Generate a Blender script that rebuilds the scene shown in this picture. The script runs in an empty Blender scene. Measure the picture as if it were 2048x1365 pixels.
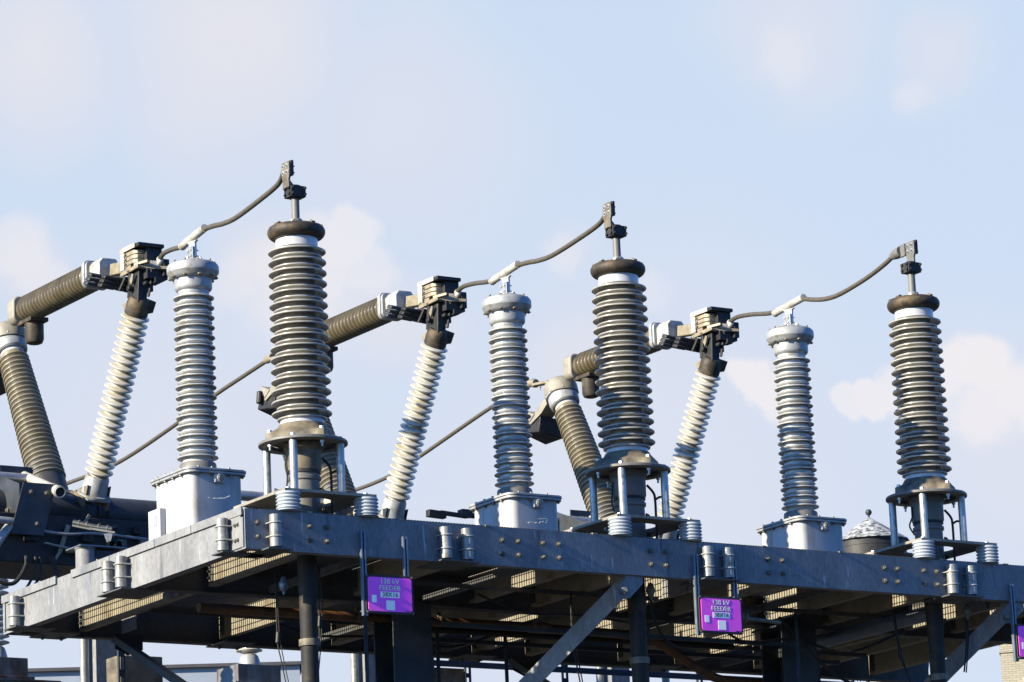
import bpy, bmesh, math, random
from mathutils import Vector, Matrix
random.seed(7)
R = math.radians
C = bpy.context.scene.collection
V = Vector
S = 3.492            # spacing of the three phases along the platform
GZ = -8.3            # ground level; z = 0 is the top of the platform beams

# ------------------------------------------------------------------ materials
MATS = {}
def mat(name, col, rough=0.5, metal=0.0, var=0.25, scale=8.0, bump=0.0, bscale=60.0, dirt=None, dirt_amt=0.0,
        dirt_scale=3.0, coat=0.0, stretch=(1, 1, 1), streak=0.0, spangle=False, rvar=0.15, spec=0.5):
    m = bpy.data.materials.new(name); m.use_nodes = True
    nt = m.node_tree; N = nt.nodes; L = nt.links
    b = N['Principled BSDF']
    b.inputs['Metallic'].default_value = metal
    b.inputs['Specular IOR Level'].default_value = spec
    b.inputs['Coat Weight'].default_value = coat
    b.inputs['Coat Roughness'].default_value = 0.12
    tc = N.new('ShaderNodeTexCoord'); mp = N.new('ShaderNodeMapping')
    oi = N.new('ShaderNodeObjectInfo')
    va = N.new('ShaderNodeVectorMath'); va.operation = 'ADD'
    mu = N.new('ShaderNodeMath'); mu.operation = 'MULTIPLY'; mu.inputs[1].default_value = 37.0
    L.new(oi.outputs['Random'], mu.inputs[0])
    L.new(tc.outputs['Object'], va.inputs[0]); L.new(mu.outputs[0], va.inputs[1])
    L.new(va.outputs[0], mp.inputs[0]); mp.inputs['Scale'].default_value = stretch
    def noise(s, d=5, r=0.6):
        n = N.new('ShaderNodeTexNoise'); n.inputs['Scale'].default_value = s
        n.inputs['Detail'].default_value = d; n.inputs['Roughness'].default_value = r
        L.new(mp.outputs[0], n.inputs['Vector']); return n
    n1 = noise(scale)
    mr = N.new('ShaderNodeMapRange'); mr.inputs[1].default_value = 0.3; mr.inputs[2].default_value = 0.7
    mr.inputs[3].default_value = 1 - var; mr.inputs[4].default_value = 1 + var
    L.new(n1.outputs[0], mr.inputs[0])
    base = N.new('ShaderNodeVectorMath'); base.operation = 'SCALE'
    base.inputs[0].default_value = col
    src = mr.outputs[0]
    if spangle:
        vo = N.new('ShaderNodeTexVoronoi'); vo.inputs['Scale'].default_value = 55
        L.new(mp.outputs[0], vo.inputs['Vector'])
        m2 = N.new('ShaderNodeMapRange'); m2.inputs[3].default_value = 0.84; m2.inputs[4].default_value = 1.16
        L.new(vo.outputs['Color'], m2.inputs[0])
        mm = N.new('ShaderNodeMath'); mm.operation = 'MULTIPLY'
        L.new(mr.outputs[0], mm.inputs[0]); L.new(m2.outputs[0], mm.inputs[1]); src = mm.outputs[0]
    L.new(src, base.inputs['Scale'])
    out = base.outputs[0]
    if dirt:
        n2 = noise(dirt_scale, 6, 0.65)
        m3 = N.new('ShaderNodeMapRange'); m3.inputs[1].default_value = 0.62 - 0.35 * dirt_amt
        m3.inputs[2].default_value = 0.75 - 0.2 * dirt_amt
        L.new(n2.outputs[0], m3.inputs[0])
        mx = N.new('ShaderNodeMix'); mx.data_type = 'RGBA'
        L.new(m3.outputs[0], mx.inputs[0]); L.new(out, mx.inputs[6]); mx.inputs[7].default_value = (*dirt, 1)
        out = mx.outputs[2]
    if streak:
        mp2 = N.new('ShaderNodeMapping'); mp2.inputs['Scale'].default_value = (1, 1, .13); L.new(va.outputs[0], mp2.inputs[0])
        for sc_, lo, hi, c_ in ((26, .66, .72, (0.34, 0.36, 0.38)), (9, .64, .72, (0.07, 0.075, 0.085)), (15, .69, .74, (0.16, 0.12, 0.075))):
            n5 = N.new('ShaderNodeTexNoise'); n5.inputs['Scale'].default_value = sc_; n5.inputs['Detail'].default_value = 3; L.new(mp2.outputs[0], n5.inputs['Vector'])
            m6 = N.new('ShaderNodeMapRange'); m6.inputs[1].default_value = lo; m6.inputs[2].default_value = hi; m6.inputs[4].default_value = streak; L.new(n5.outputs[0], m6.inputs[0])
            mx = N.new('ShaderNodeMix'); mx.data_type = 'RGBA'; L.new(m6.outputs[0], mx.inputs[0]); L.new(out, mx.inputs[6]); mx.inputs[7].default_value = (*c_, 1); out = mx.outputs[2]
    L.new(out, b.inputs['Base Color'])
    m4 = N.new('ShaderNodeMapRange'); m4.inputs[3].default_value = max(0.05, rough - rvar); m4.inputs[4].default_value = min(1, rough + rvar)
    L.new(n1.outputs[0], m4.inputs[0]); L.new(m4.outputs[0], b.inputs['Roughness'])
    if bump:
        n3 = noise(bscale, 4)
        bp = N.new('ShaderNodeBump'); bp.inputs['Strength'].default_value = bump; bp.inputs['Distance'].default_value = 0.004
        L.new(n3.outputs[0], bp.inputs['Height']); L.new(bp.outputs[0], b.inputs['Normal'])
    MATS[name] = m; return m

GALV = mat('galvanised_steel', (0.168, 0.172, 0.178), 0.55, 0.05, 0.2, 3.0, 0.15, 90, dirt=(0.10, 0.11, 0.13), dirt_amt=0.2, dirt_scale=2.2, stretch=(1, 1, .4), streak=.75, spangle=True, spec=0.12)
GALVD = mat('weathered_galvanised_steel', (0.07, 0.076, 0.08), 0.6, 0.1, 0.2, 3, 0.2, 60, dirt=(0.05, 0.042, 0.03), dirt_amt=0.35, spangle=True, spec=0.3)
PIPE = mat('galvanised_pipe', (0.20, 0.205, 0.20), 0.42, 0.25, 0.2, 9, 0.15, 70, dirt=(0.14, 0.13, 0.10), dirt_amt=0.3, dirt_scale=12, spangle=True, spec=0.4)
ALUT = mat('tan_weathered_casting', (0.20, 0.185, 0.15), 0.6, 0.1, 0.2, 8, 0.2, 100, dirt=(0.13, 0.115, 0.08), dirt_amt=0.3, dirt_scale=7)
BOLT = mat('galvanised_bolt', (0.10, 0.095, 0.08), 0.5, 0.3, 0.3, 30)
BRIGHT = mat('bright_plated_steel', (0.42, 0.42, 0.39), 0.35, 0.5, 0.15, 20)
ALU = mat('brushed_aluminium', (0.33, 0.33, 0.325), 0.38, 0.6, 0.14, 14, 0.1, 120, dirt=(0.17, 0.16, 0.14), dirt_amt=0.3, dirt_scale=18)
ALUW = mat('cast_aluminium', (0.25, 0.26, 0.265), 0.5, 0.25, 0.18, 10, 0.2, 120, dirt=(0.15, 0.135, 0.10), dirt_amt=0.25, dirt_scale=9)
CASTB = mat('brown_stained_cast_metal', (0.125, 0.105, 0.07), 0.6, 0.1, 0.3, 8, 0.25, 60, dirt=(0.05, 0.04, 0.028), dirt_amt=0.4, dirt_scale=7)
ARM = mat('dark_brown_ribbed_porcelain', (0.095, 0.078, 0.045), 0.35, 0.0, 0.2, 6, dirt=(0.06, 0.045, 0.022), dirt_amt=0.35, dirt_scale=4, coat=0.25)
JOIST = mat('yellowed_galvanised_steel', (0.205, 0.187, 0.145), 0.6, 0.0, 0.2, 5, 0.1, 60, dirt=(0.12, 0.08, 0.045), dirt_amt=0.2, dirt_scale=3, spec=0.2)
GREYPL = mat('grey_plate_steel', (0.12, 0.117, 0.11), 0.55, 0.15, 0.15, 10, 0.1, 80, spec=0.3)
RING = mat('weathered_dark_ring', (0.034, 0.028, 0.020), 0.6, 0.1, 0.35, 8, 0.3, 70, dirt=(0.10, 0.07, 0.035), dirt_amt=0.3, dirt_scale=8, spec=0.3)
SIL = mat('grey_weathered_sheds', (0.265, 0.255, 0.228), 0.28, 0.0, 0.12, 6, 0.08, 50, dirt=(0.205, 0.185, 0.14), dirt_amt=0.3, dirt_scale=5, coat=0.6)
NECK = mat('pale_glazed_neck', (0.36, 0.37, 0.375), 0.3, 0.0, 0.08, 6, dirt=(0.28, 0.27, 0.23), dirt_amt=0.15, dirt_scale=8, coat=0.2)
PORC = mat('light_grey_porcelain', (0.345, 0.35, 0.34), 0.22, 0.0, 0.08, 6, dirt=(0.23, 0.215, 0.175), dirt_amt=0.25, dirt_scale=5, coat=0.5)
PBLUE = mat('pale_blue_grey_porcelain', (0.31, 0.35, 0.385), 0.3, 0.0, 0.06, 6, coat=0.3)
CREAM = mat('cream_white_porcelain', (0.38, 0.37, 0.33), 0.2, 0.0, 0.08, 6, dirt=(0.30, 0.26, 0.16), dirt_amt=0.35, dirt_scale=4, coat=0.5)
BROWN = mat('brown_grey_porcelain', (0.165, 0.145, 0.10), 0.35, 0.0, 0.18, 6, dirt=(0.13, 0.105, 0.06), dirt_amt=0.35, dirt_scale=4, coat=0.25)
BLACK = mat('black_weathered_metal', (0.018, 0.018, 0.019), 0.55, 0.1, 0.3, 8, 0.2, 60, dirt=(0.045, 0.038, 0.026), dirt_amt=0.2, dirt_scale=10, spec=0.3)
RUBBER = mat('black_cable_jacket', (0.016, 0.015, 0.014), 0.6, 0.0, 0.3, 8, 0.1, 60, dirt=(0.05, 0.04, 0.026), dirt_amt=0.25, dirt_scale=4, spec=0.3)
STEELD = mat('dark_painted_steel', (0.03, 0.035, 0.043), 0.5, 0.1, 0.3, 4, 0.2, 50, dirt=(0.03, 0.028, 0.024), dirt_amt=0.3, spec=0.3)
WIRE = mat('stranded_conductor', (0.075, 0.064, 0.045), 0.55, 0.3, 0.2, 30, 0.2, 80)
TAN = mat('tan_contact_metal', (0.20, 0.17, 0.115), 0.5, 0.2, 0.25, 14, 0.2, 80)
BOXP = mat('pale_grey_painted_tank', (0.345, 0.35, 0.355), 0.5, 0.0, 0.05, 4, 0.06, 80, dirt=(0.26, 0.245, 0.215), dirt_amt=0.35, dirt_scale=7, stretch=(1, 1, 0.3), spec=0.3)
RUST = mat('rusty_orange_conduit', (0.115, 0.05, 0.018), 0.6, 0.1, 0.35, 9, 0.2, 60, dirt=(0.035, 0.025, 0.018), dirt_amt=0.4, dirt_scale=5)
RUSTB = mat('rust_streaked_steel', (0.12, 0.14, 0.155), 0.6, 0.1, 0.3, 8, dirt=(0.06, 0.03, 0.015), dirt_amt=0.6, dirt_scale=5, stretch=(1, 1, 0.35))
PURPLE = mat('purple_sign_face', (0.95, 0.095, 0.70), 0.5, 0.0, 0.10, 8, dirt=(0.74, 0.13, 0.60), dirt_amt=0.35, spec=0.3)
SIGNTXT = mat('grey_green_sign_lettering', (0.75, 0.80, 0.62), 0.5, 0, 0.1, 20)
SIGNOUT = mat('dark_lettering_outline', (0.05, 0.02, 0.09), 0.6, 0, 0.1, 20)
SIGNWH = mat('pale_sign_label', (0.95, 0.92, 0.80), 0.45, 0, 0.05, 20)
SIGNBK = mat('black_lettering', (0.01, 0.01, 0.015), 0.5, 0, 0.1, 20)
SIGNFR = mat('dark_brown_sign_frame', (0.018, 0.013, 0.009), 0.6, 0, 0.3, 20)
STRUT = mat('strut_channel_steel', (0.14, 0.17, 0.21), 0.4, 0.5, 0.15, 9, 0.1, 80)
WHITE = mat('white_painted_metal', (0.34, 0.335, 0.31), 0.45, 0.0, 0.08, 8, dirt=(0.21, 0.185, 0.13), dirt_amt=0.4, dirt_scale=9)
GROUND = mat('gravel_ground', (0.022, 0.022, 0.022), 0.9, 0, 0.3, 1.5, 0.5, 12)
CHALK = mat('chalk_marking', (0.50, 0.51, 0.53), 0.8, 0, 0.3, 60)
BLDG = mat('grey_wall_cladding', (0.20, 0.235, 0.29), 0.7, 0, 0.08, 1.0)
BROOF = mat('dark_roof_felt', (0.04, 0.04, 0.045), 0.8, 0, 0.2, 2)

def brick_mat():
    m = bpy.data.materials.new('buff_brickwork'); m.use_nodes = True
    nt = m.node_tree; b = nt.nodes['Principled BSDF']; b.inputs['Roughness'].default_value = .8
    t = nt.nodes.new('ShaderNodeTexCoord'); br = nt.nodes.new('ShaderNodeTexBrick')
    sx = nt.nodes.new('ShaderNodeSeparateXYZ'); cx = nt.nodes.new('ShaderNodeCombineXYZ')
    ad = nt.nodes.new('ShaderNodeMath'); ad.operation = 'ADD'
    nt.links.new(t.outputs['Object'], sx.inputs[0])
    nt.links.new(sx.outputs[0], ad.inputs[0]); nt.links.new(sx.outputs[1], ad.inputs[1])
    nt.links.new(ad.outputs[0], cx.inputs[0]); nt.links.new(sx.outputs[2], cx.inputs[1])
    nt.links.new(cx.outputs[0], br.inputs['Vector'])
    br.inputs['Scale'].default_value = 2.4; br.inputs['Brick Width'].default_value = .5; br.inputs['Row Height'].default_value = .16
    br.inputs['Mortar Size'].default_value = .016
    br.inputs['Color1'].default_value = (.27, .245, .18, 1); br.inputs['Color2'].default_value = (.23, .21, .155, 1)
    br.inputs['Mortar'].default_value = (.12, .115, .095, 1)
    nt.links.new(br.outputs[0], b.inputs['Base Color']); return m
BRICK = brick_mat()

def shingle_mat():
    m = bpy.data.materials.new('weathered_roof_shingles'); m.use_nodes = True
    nt = m.node_tree; b = nt.nodes['Principled BSDF']; b.inputs['Roughness'].default_value = .85
    t = nt.nodes.new('ShaderNodeTexCoord'); n = nt.nodes.new('ShaderNodeTexNoise'); mp = nt.nodes.new('ShaderNodeMapping')
    mp.inputs['Scale'].default_value = (1, 1, 2.5)
    nt.links.new(t.outputs['Object'], mp.inputs[0]); nt.links.new(mp.outputs[0], n.inputs[0])
    n.inputs['Scale'].default_value = 4.2; n.inputs['Detail'].default_value = 6; n.inputs['Roughness'].default_value = .7
    r = nt.nodes.new('ShaderNodeValToRGB'); e = r.color_ramp.elements
    e[0].position = .44; e[0].color = (.035, .04, .04, 1); e[1].position = .54; e[1].color = (.30, .31, .32, 1)
    nt.links.new(n.outputs[0], r.inputs[0]); nt.links.new(r.outputs[0], b.inputs['Base Color']); return m
SHING = shingle_mat()

# ------------------------------------------------------------------ mesh builder
class MB:
    def __init__(s): s.bm = bmesh.new()
    def hexa(s, p, flip=False):
        v = [s.bm.verts.new(q) for q in p]
        for f in ((0, 3, 2, 1), (4, 5, 6, 7), (0, 1, 5, 4), (1, 2, 6, 5), (2, 3, 7, 6), (3, 0, 4, 7)):
            s.bm.faces.new([v[i] for i in f])
        return s
    def box(s, x0, x1, y0, y1, z0, z1):
        return s.hexa([(x0, y0, z0), (x1, y0, z0), (x1, y1, z0), (x0, y1, z0), (x0, y0, z1), (x1, y0, z1), (x1, y1, z1), (x0, y1, z1)])
    def bar(s, a, b, w, t, side=None):
        """rectangular bar from a to b; w across 'side', t along the remaining direction"""
        a = V(a); b = V(b); d = (b - a).normalized()
        side = V(side) if side else (V((0, 0, 1)) if abs(d.z) < .9 else V((1, 0, 0)))
        side = (side - d * side.dot(d)).normalized(); n = d.cross(side)
        p = []
        for e in (a, b):
            for i, j in ((-1, -1), (1, -1), (1, 1), (-1, 1)):
                p.append(e + side * (w / 2 * i) + n * (t / 2 * j))
        return s.hexa(p)
    def frame(s, d):
        d = V(d).normalized(); u = d.orthogonal().normalized()
        if abs(d.z) > .999: u = V((1, 0, 0))
        return d, u, d.cross(u)
    def lathe(s, prof, o=(0, 0, 0), ax=(0, 0, 1), n=40, cap=True, rot=0):
        d, u, w = s.frame(ax); o = V(o); rings = []
        for r, z in prof:
            if r < 1e-6: rings.append([s.bm.verts.new(o + d * z)]); continue
            rings.append([s.bm.verts.new(o + d * z + (u * math.cos(rot + 2 * math.pi * i / n) + w * math.sin(rot + 2 * math.pi * i / n)) * r) for i in range(n)])
        for A, B in zip(rings, rings[1:]):
            for i in range(n):
                j = (i + 1) % n
                if len(A) == 1 and len(B) == 1: continue
                if len(A) == 1: f = [A[0], B[i], B[j]][::-1]
                elif len(B) == 1: f = [A[i], A[j], B[0]]
                else: f = [A[i], A[j], B[j], B[i]]
                try: s.bm.faces.new(f)
                except ValueError: pass
        if cap:
            if len(rings[0]) > 2: s.bm.faces.new(rings[0][::-1])
            if len(rings[-1]) > 2: s.bm.faces.new(rings[-1])
        return s
    def cyl(s, a, b, r, r2=None, n=24):
        a = V(a); b = V(b)
        return s.lathe([(r, 0), (r if r2 is None else r2, (b - a).length)], a, b - a, n)
    def prism(s, pts, o, u, v, t):
        """polygon pts (in the u,v plane from o) thickened by vector t"""
        o = V(o); u = V(u); v = V(v); t = V(t)
        A = [s.bm.verts.new(o + u * a + v * b) for a, b in pts]
        B = [s.bm.verts.new(o + u * a + v * b + t) for a, b in pts]
        n = len(pts)
        s.bm.faces.new(A[::-1]); s.bm.faces.new(B)
        for i in range(n):
            j = (i + 1) % n; s.bm.faces.new([A[i], A[j], B[j], B[i]])
        return s
    def tube(s, pts, r, n=12, smooth=8, closed=False):
        P = [V(p) for p in pts]
        if smooth and len(P) > 2:
            Q = []
            for i in range(len(P) - 1):
                p0 = P[max(i - 1, 0)]; p1 = P[i]; p2 = P[i + 1]; p3 = P[min(i + 2, len(P) - 1)]
                for k in range(smooth):
                    t = k / smooth
                    Q.append(.5 * ((2 * p1) + (p2 - p0) * t + (2 * p0 - 5 * p1 + 4 * p2 - p3) * t * t + (3 * p1 - p0 - 3 * p2 + p3) * t ** 3))
            Q.append(P[-1]); P = Q
        rings = []; u = None
        for i, p in enumerate(P):
            d = (P[min(i + 1, len(P) - 1)] - P[max(i - 1, 0)]).normalized()
            u = d.orthogonal().normalized() if u is None else (u - d * u.dot(d)).normalized()
            w = d.cross(u)
            rings.append([s.bm.verts.new(p + (u * math.cos(2 * math.pi * k / n) + w * math.sin(2 * math.pi * k / n)) * r) for k in range(n)])
        for A, B in zip(rings, rings[1:]):
            for k in range(n):
                j = (k + 1) % n; s.bm.faces.new([A[k], A[j], B[j], B[k]])
        s.bm.faces.new(rings[0][::-1]); s.bm.faces.new(rings[-1])
        return s
    def bolt(s, p, d, r=.014, h=.014, washer=True, shank=0.012):
        p = V(p); d = V(d).normalized()
        if washer: s.lathe([(r * 1.45, 0), (r * 1.45, .004)], p, d, 14)
        s.lathe([(r * 1.1, .004), (r * 1.1, .004 + h * .85), (r * .9, .004 + h)], p, d, 6)
        if shank: s.lathe([(r * .55, h), (r * .55, h + shank)], p, d, 10)
        return s
    def build(s, name, m, parent=None, smooth=True, bevel=0.0, angle=35, loc=None):
        me = bpy.data.meshes.new(name)
        bmesh.ops.recalc_face_normals(s.bm, faces=s.bm.faces[:])
        s.bm.to_mesh(me); s.bm.free()
        me.materials.append(m)
        if smooth:
            me.polygons.foreach_set('use_smooth', [True] * len(me.polygons))
            me.set_sharp_from_angle(angle=R(angle))
        o = bpy.data.objects.new(name, me); C.objects.link(o)
        if parent: o.parent = parent
        if loc: o.location = loc
        if bevel:
            md = o.modifiers.new('edge', 'BEVEL'); md.width = bevel; md.segments = 2; md.limit_method = 'ANGLE'; md.angle_limit = R(40)
        return o

def tag(o, label=None, cat=None, group=None, kind=None):
    if label: o['label'] = label
    if cat: o['category'] = cat
    if group: o['group'] = group
    if kind: o['kind'] = kind
    return o
def empty(name, loc, label, cat, group=None):
    o = bpy.data.objects.new(name, None); C.objects.link(o); o.location = loc; o.empty_display_size = .2
    return tag(o, label, cat, group)
def bolts(parent, m_, spec_):
    for a in spec_: MB().bolt(*a).build('bolt', m_, parent)
def kids(o): return [c for c in bpy.data.objects if c.parent == o]
def copy_tree(o, parent=None):
    c = o.copy(); C.objects.link(c)
    if parent: c.parent = parent
    for k in kids(o):
        copy_tree(k, c)
    return c
def inst(o, loc, parent=None):
    c = o.copy(); C.objects.link(c); c.location = loc
    if parent: c.parent = parent
    return c

def shed(R0, z, core, th=.007, drop=.0, rise=.032, under=.012):
    """outline of one shed going upwards: flat concave underside, rounded lip, sloping top"""
    return [(core, z + under), (R0 * .55 + core * .45, z + under * .75), (R0 - .012, z + .001), (R0 - .004, z - th * .55), (R0, z), (R0 - .003, z + th * .7),
            (R0 - .015, z + th * 1.2), (core + (R0 - core) * .25, z + th * 1.2 + rise * .6), (core, z + th + rise)]

# ------------------------------------------------------------------ cable terminations (front row)
def make_termination(k, label):
    t = empty('cable_termination', (.837 + S * k + (0, -.022, 0)[k], .404, 0), label, 'cable termination', 'cable terminations along the front of the platform')
    # base plate with a round hole
    h = .461; m = MB(); n = 48; ring = []; rr = .255
    for z in (.17, .195):
        inner = [m.bm.verts.new((rr * math.cos(2 * math.pi * i / n), rr * math.sin(2 * math.pi * i / n), z)) for i in range(n)]
        outer = []
        for i in range(n):
            a = 2 * math.pi * i / n; c, s_ = math.cos(a), math.sin(a); q = h / max(abs(c), abs(s_))
            outer.append(m.bm.verts.new((c * q, s_ * q, z)))
        ring.append((inner, outer))
    (i0, o0), (i1, o1) = ring
    for i in range(n):
        j = (i + 1) % n
        m.bm.faces.new([i0[i], i0[j], o0[j], o0[i]]); m.bm.faces.new([i1[i], o1[i], o1[j], i1[j]])
        m.bm.faces.new([o0[i], o0[j], o1[j], o1[i]]); m.bm.faces.new([i0[j], i0[i], i1[i], i1[j]])
    bp = m.build('base_plate', ALUT, t, smooth=False)
    pb = None
    for sx, sy in ((-1, -1), (1, -1), (1, 1), (-1, 1)):
        loc = (sx * (h - .07), sy * (h - .07), 0)
        if pb is None:
            pr = [(0.08, 0.0), (.108, .004)]
            for i in range(5):
                z = .012 + i * .031
                pr += [(.092, z), (.096, z + .006), (.109, z + .013), (.110, z + .018), (.104, z + .024), (.093, z + .028)]
            pr += [(.104, .160), (.104, .1665), (0.08, .1695)]
            pb = MB().lathe(pr, n=36).build('standoff_insulator', PBLUE, t, loc=loc)
            bb = MB().bolt((0, 0, .196), (0, 0, 1), .018, .02, True, 0).build('bolt', BRIGHT, t, loc=loc)
        else:
            inst(pb, loc, t); inst(bb, loc, t)
    # rods on the plate diagonals
    rod = None
    for sx, sy in ((-1, -1), (1, -1), (1, 1), (-1, 1)):
        if rod is None:
            rod = MB().lathe([(.034, 0), (.036, .01), (.036, .47), (.034, .484)], n=24).build('support_rod', ALU, t, loc=(sx * .238, sy * .238, .197))
            hb = MB().bolt((0, 0, 0), (0, 0, 1), .021, .026, False, 0).build('bolt', BRIGHT, t, loc=(sx * .238, sy * .238, .713))
        else:
            inst(rod, (sx * .238, sy * .238, .197), t); inst(hb, (sx * .238, sy * .238, .713), t)
    MB().lathe([(.29, 0), (.385, 0), (.396, .006), (.396, .026), (.39, .032), (.29, .032), (.29, 0)], (0, 0, .682), n=72, cap=False).build('mounting_ring', GREYPL, t)
    # cast flange with four lugs on the axes
    m = MB(); n = 72; prev = None
    rows = [(.72, 1), (.775, 1), (.80, .35), (.845, 0), (.872, 0)]
    for z, lug in rows:
        cur = []
        for i in range(n):
            a = 2 * math.pi * i / n
            base = {.72: .30, .775: .285, .80: .262, .845: .222, .872: .208}[z]
            l = max(0, math.cos(4 * a)) ** 3 * (.372 - base) * lug
            r = base + l
            cur.append(m.bm.verts.new((r * math.cos(a), r * math.sin(a), z)))
        if prev:
            for i in range(n):
                j = (i + 1) % n; m.bm.faces.new([prev[i], prev[j], cur[j], cur[i]])
        else: m.bm.faces.new(cur[::-1])
        prev = cur
    m.bm.faces.new(prev)
    fl = m.build('base_flange', CASTB, t, angle=50)
    fb = None
    for a in range(4):
        x, y = .335 * math.cos(a * math.pi / 2), .335 * math.sin(a * math.pi / 2)
        if fb is None:
            fb = MB().bolt((0, 0, .775), (0, 0, 1), .02, .024, False, 0).bolt((0, 0, .678), (0, 0, -1), .018, .022, False, .035).build('bolt', BRIGHT, fl, loc=(x, y, 0))
        else: inst(fb, (x, y, 0), fl)
    # cable gland below the flange
    MB().lathe([(.10, .01), (.137, .02), (.137, .36), (.152, .372), (.152, .40), (.137, .408), (.137, .43)], n=40).build('cable_gland', GREYPL, t)
    MB().lathe([(.149, .43), (.149, .455)], n=40).build('sealing_band', BLACK, t)
    MB().lathe([(.152, .455), (.158, .47), (.158, .64), (.175, .65), (.175, .70)], n=40).build('upper_sleeve', GREYPL if k else CASTB, t)
    mm = MB()
    mm.tube([(.14, -.09, .57), (.19, -.115, .50), (.205, -.12, .43), (.205, -.12, .2), (.2, -.12, -.05)], .012, 8)
    mm.tube([(.205, -.12, .43), (.245, -.14, .455), (.28, -.16, .45)], .011, 8)
    mm.bolt((.1, -.115, .27), (.6, -.8, 0), .02, .02).bolt((.1, -.115, .10), (.6, -.8, 0), .02, .02)
    mm.build('bonding_lead', RUBBER, t)
    MB().tube([(-.16, .03, .6), (-.175, .02, .5), (-.17 - .03 * k, .0, .40), (-.19, -.02, .31)], .008, 8).build('thin_lead', RUBBER, t)
    # shed stack
    prof = [(.195, .855), (.196, .93)]
    z = .969
    prof = [(.196, .866), (.196, .915)]
    zs = []
    for i in range(16):
        zb = .969 + .0984 * i
        zs.append((zb - .049, .222 + .0)); zs.append((zb, .268 - .0006 * i))
    for zb, rr in zs:
        if rr > .24: prof += [(.158, zb + .014), (.19, zb + .014), (rr - .03, zb + .006), (rr - .012, zb - .005), (rr - .002, zb - .0055), (rr, zb - .002), (rr - .0005, zb + .0065), (rr - .007, zb + .011), (rr - .03, zb + .014), (.19, zb + .020), (.158, zb + .022)]
        else: prof += [(.158, zb - .027), (.178, zb - .023), (.210, zb - .008), (.219, zb - .0055), (.222, zb - .001), (.221, zb + .0055), (.214, zb + .009), (.158, zb + .014)]
    prof += [(.172, 2.49)]
    MB().lathe(prof[2:], n=64).build('shed_stack', SIL, t)
    MB().lathe([(.196, .873), (.196, .925), (.18, .93)], n=48).build('lower_neck', NECK, t)
    MB().lathe([(.172, 2.478), (.188, 2.485), (.190, 2.60)], n=48).build('upper_neck', NECK, t)
    # corona ring
    pr = [(.205, 2.565)]
    for i in range(13):
        a = -math.pi / 2 + math.pi * i / 12
        pr.append((.205 + .055 * math.cos(a), 2.635 + .055 * math.sin(a) * (1.15 if a < 0 else 1)))
    pr += [(.15, 2.695), (.13, 2.70), (0, 2.70)]
    rg = MB().lathe(pr, n=72).build('corona_ring', RING, t)
    cl = None
    for a in range(8):
        x, y = math.cos(a * math.pi / 4 + .2), math.sin(a * math.pi / 4 + .2)
        m = MB(); m.bar((x * .19, y * .19, 2.698), (x * .238, y * .238, 2.688), .04, .012, (-y, x, 0)); m.bolt((x * .20, y * .20, 2.70), (0, 0, 1), .010, .007, False, 0)
        m.build('ring_clip', CASTB, rg, smooth=False)
    MB().lathe([(.062, 2.70), (.062, 2.745), (.055, 2.755), (.034, 2.76)], n=32).build('stud_flange', ALU, t)
    MB().lathe([(.036, 2.757), (.036, 3.06)], n=28).build('terminal_stud', GREYPL, t)
    # clamp around the stud
    m = MB(); sy = -1 if k < 2 else 1
    m.lathe([(.05, 2.945), (.054, 2.95), (.054, 3.06), (.05, 3.068)], n=24)
    for s_ in (-1, 1):
        m.box(-.075, .075, s_ * .052 - .014, s_ * .052 + .014, 2.955, 3.055)
        m.box(-.075, -.048, -.05, .05, 2.955, 3.055) if s_ < 0 else m.box(.048, .075, -.05, .05, 2.955, 3.055)
    for z in (2.98, 3.035):
        for x in (-.062, .062):
            m.bolt((x, -.066, z), (0, -1, 0), .013, .014, False, .01)
            m.bolt((-.075, x * .6, z), (-1, 0, 0), .013, .014, False, .006)
    m.bolt((0, .066, 3.0), (0, 1, 0), .012, .012, False, .03)
    m.build('stud_clamp', BLACK, t, smooth=True, bevel=.003)
    # flat pad above (two plates bolted together)
    dx = -.095 if k < 2 else .0
    m = MB()
    m.prism([(-.055, 3.04), (.055, 3.04), (.052, 3.11), (.068, 3.15), (.068, 3.26), (.055, 3.278), (-.055, 3.278), (-.068, 3.26), (-.068, 3.15), (-.052, 3.11)],
            (dx, 0, 0), (0, 1, 0), (0, 0, 1), (.022, 0, 0))
    if k < 2: m.bar((-.085, 0, 3.10), (-.02, 0, 3.03), .09, .024, (0, 1, 0)); m.box(-.07, .02, -.045, .045, 3.0, 3.05)
    m.build('terminal_pad', CASTB if k < 2 else GREYPL, t, bevel=.003, smooth=False)
    m = MB(); m.box(dx + .023, dx + .052, -.068, .072, 3.145, 3.286); m.build('cable_lug_plate', BLACK, t, bevel=.004, smooth=False)
    for y in (-.032, .032):
        for z in (3.18, 3.24):
            m = MB(); m.lathe([(.021, 0), (.021, .004)], (dx, y, z), (-1, 0, 0), 16); m.lathe([(.006, 0), (.006, .06)], (dx, y, z), (1, 0, 0), 8)
            m.bolt((dx - .004, y, z), (-1, 0, 0), .010, .012, False, .004)
            m.bolt((dx + .052, y, z), (1, 0, 0), .012, .012, False, .014); m.build('bolt', BRIGHT if k < 2 else ALU, t)
    return t

make_termination(0, 'tall ribbed cable termination at the near corner, highest of the three, sunlit brown cast flange')
make_termination(1, 'middle one of the three tall dark-ringed ribbed cable terminations')
make_termination(2, 'tall ribbed cable termination farthest right, beside the conical roof')

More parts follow.
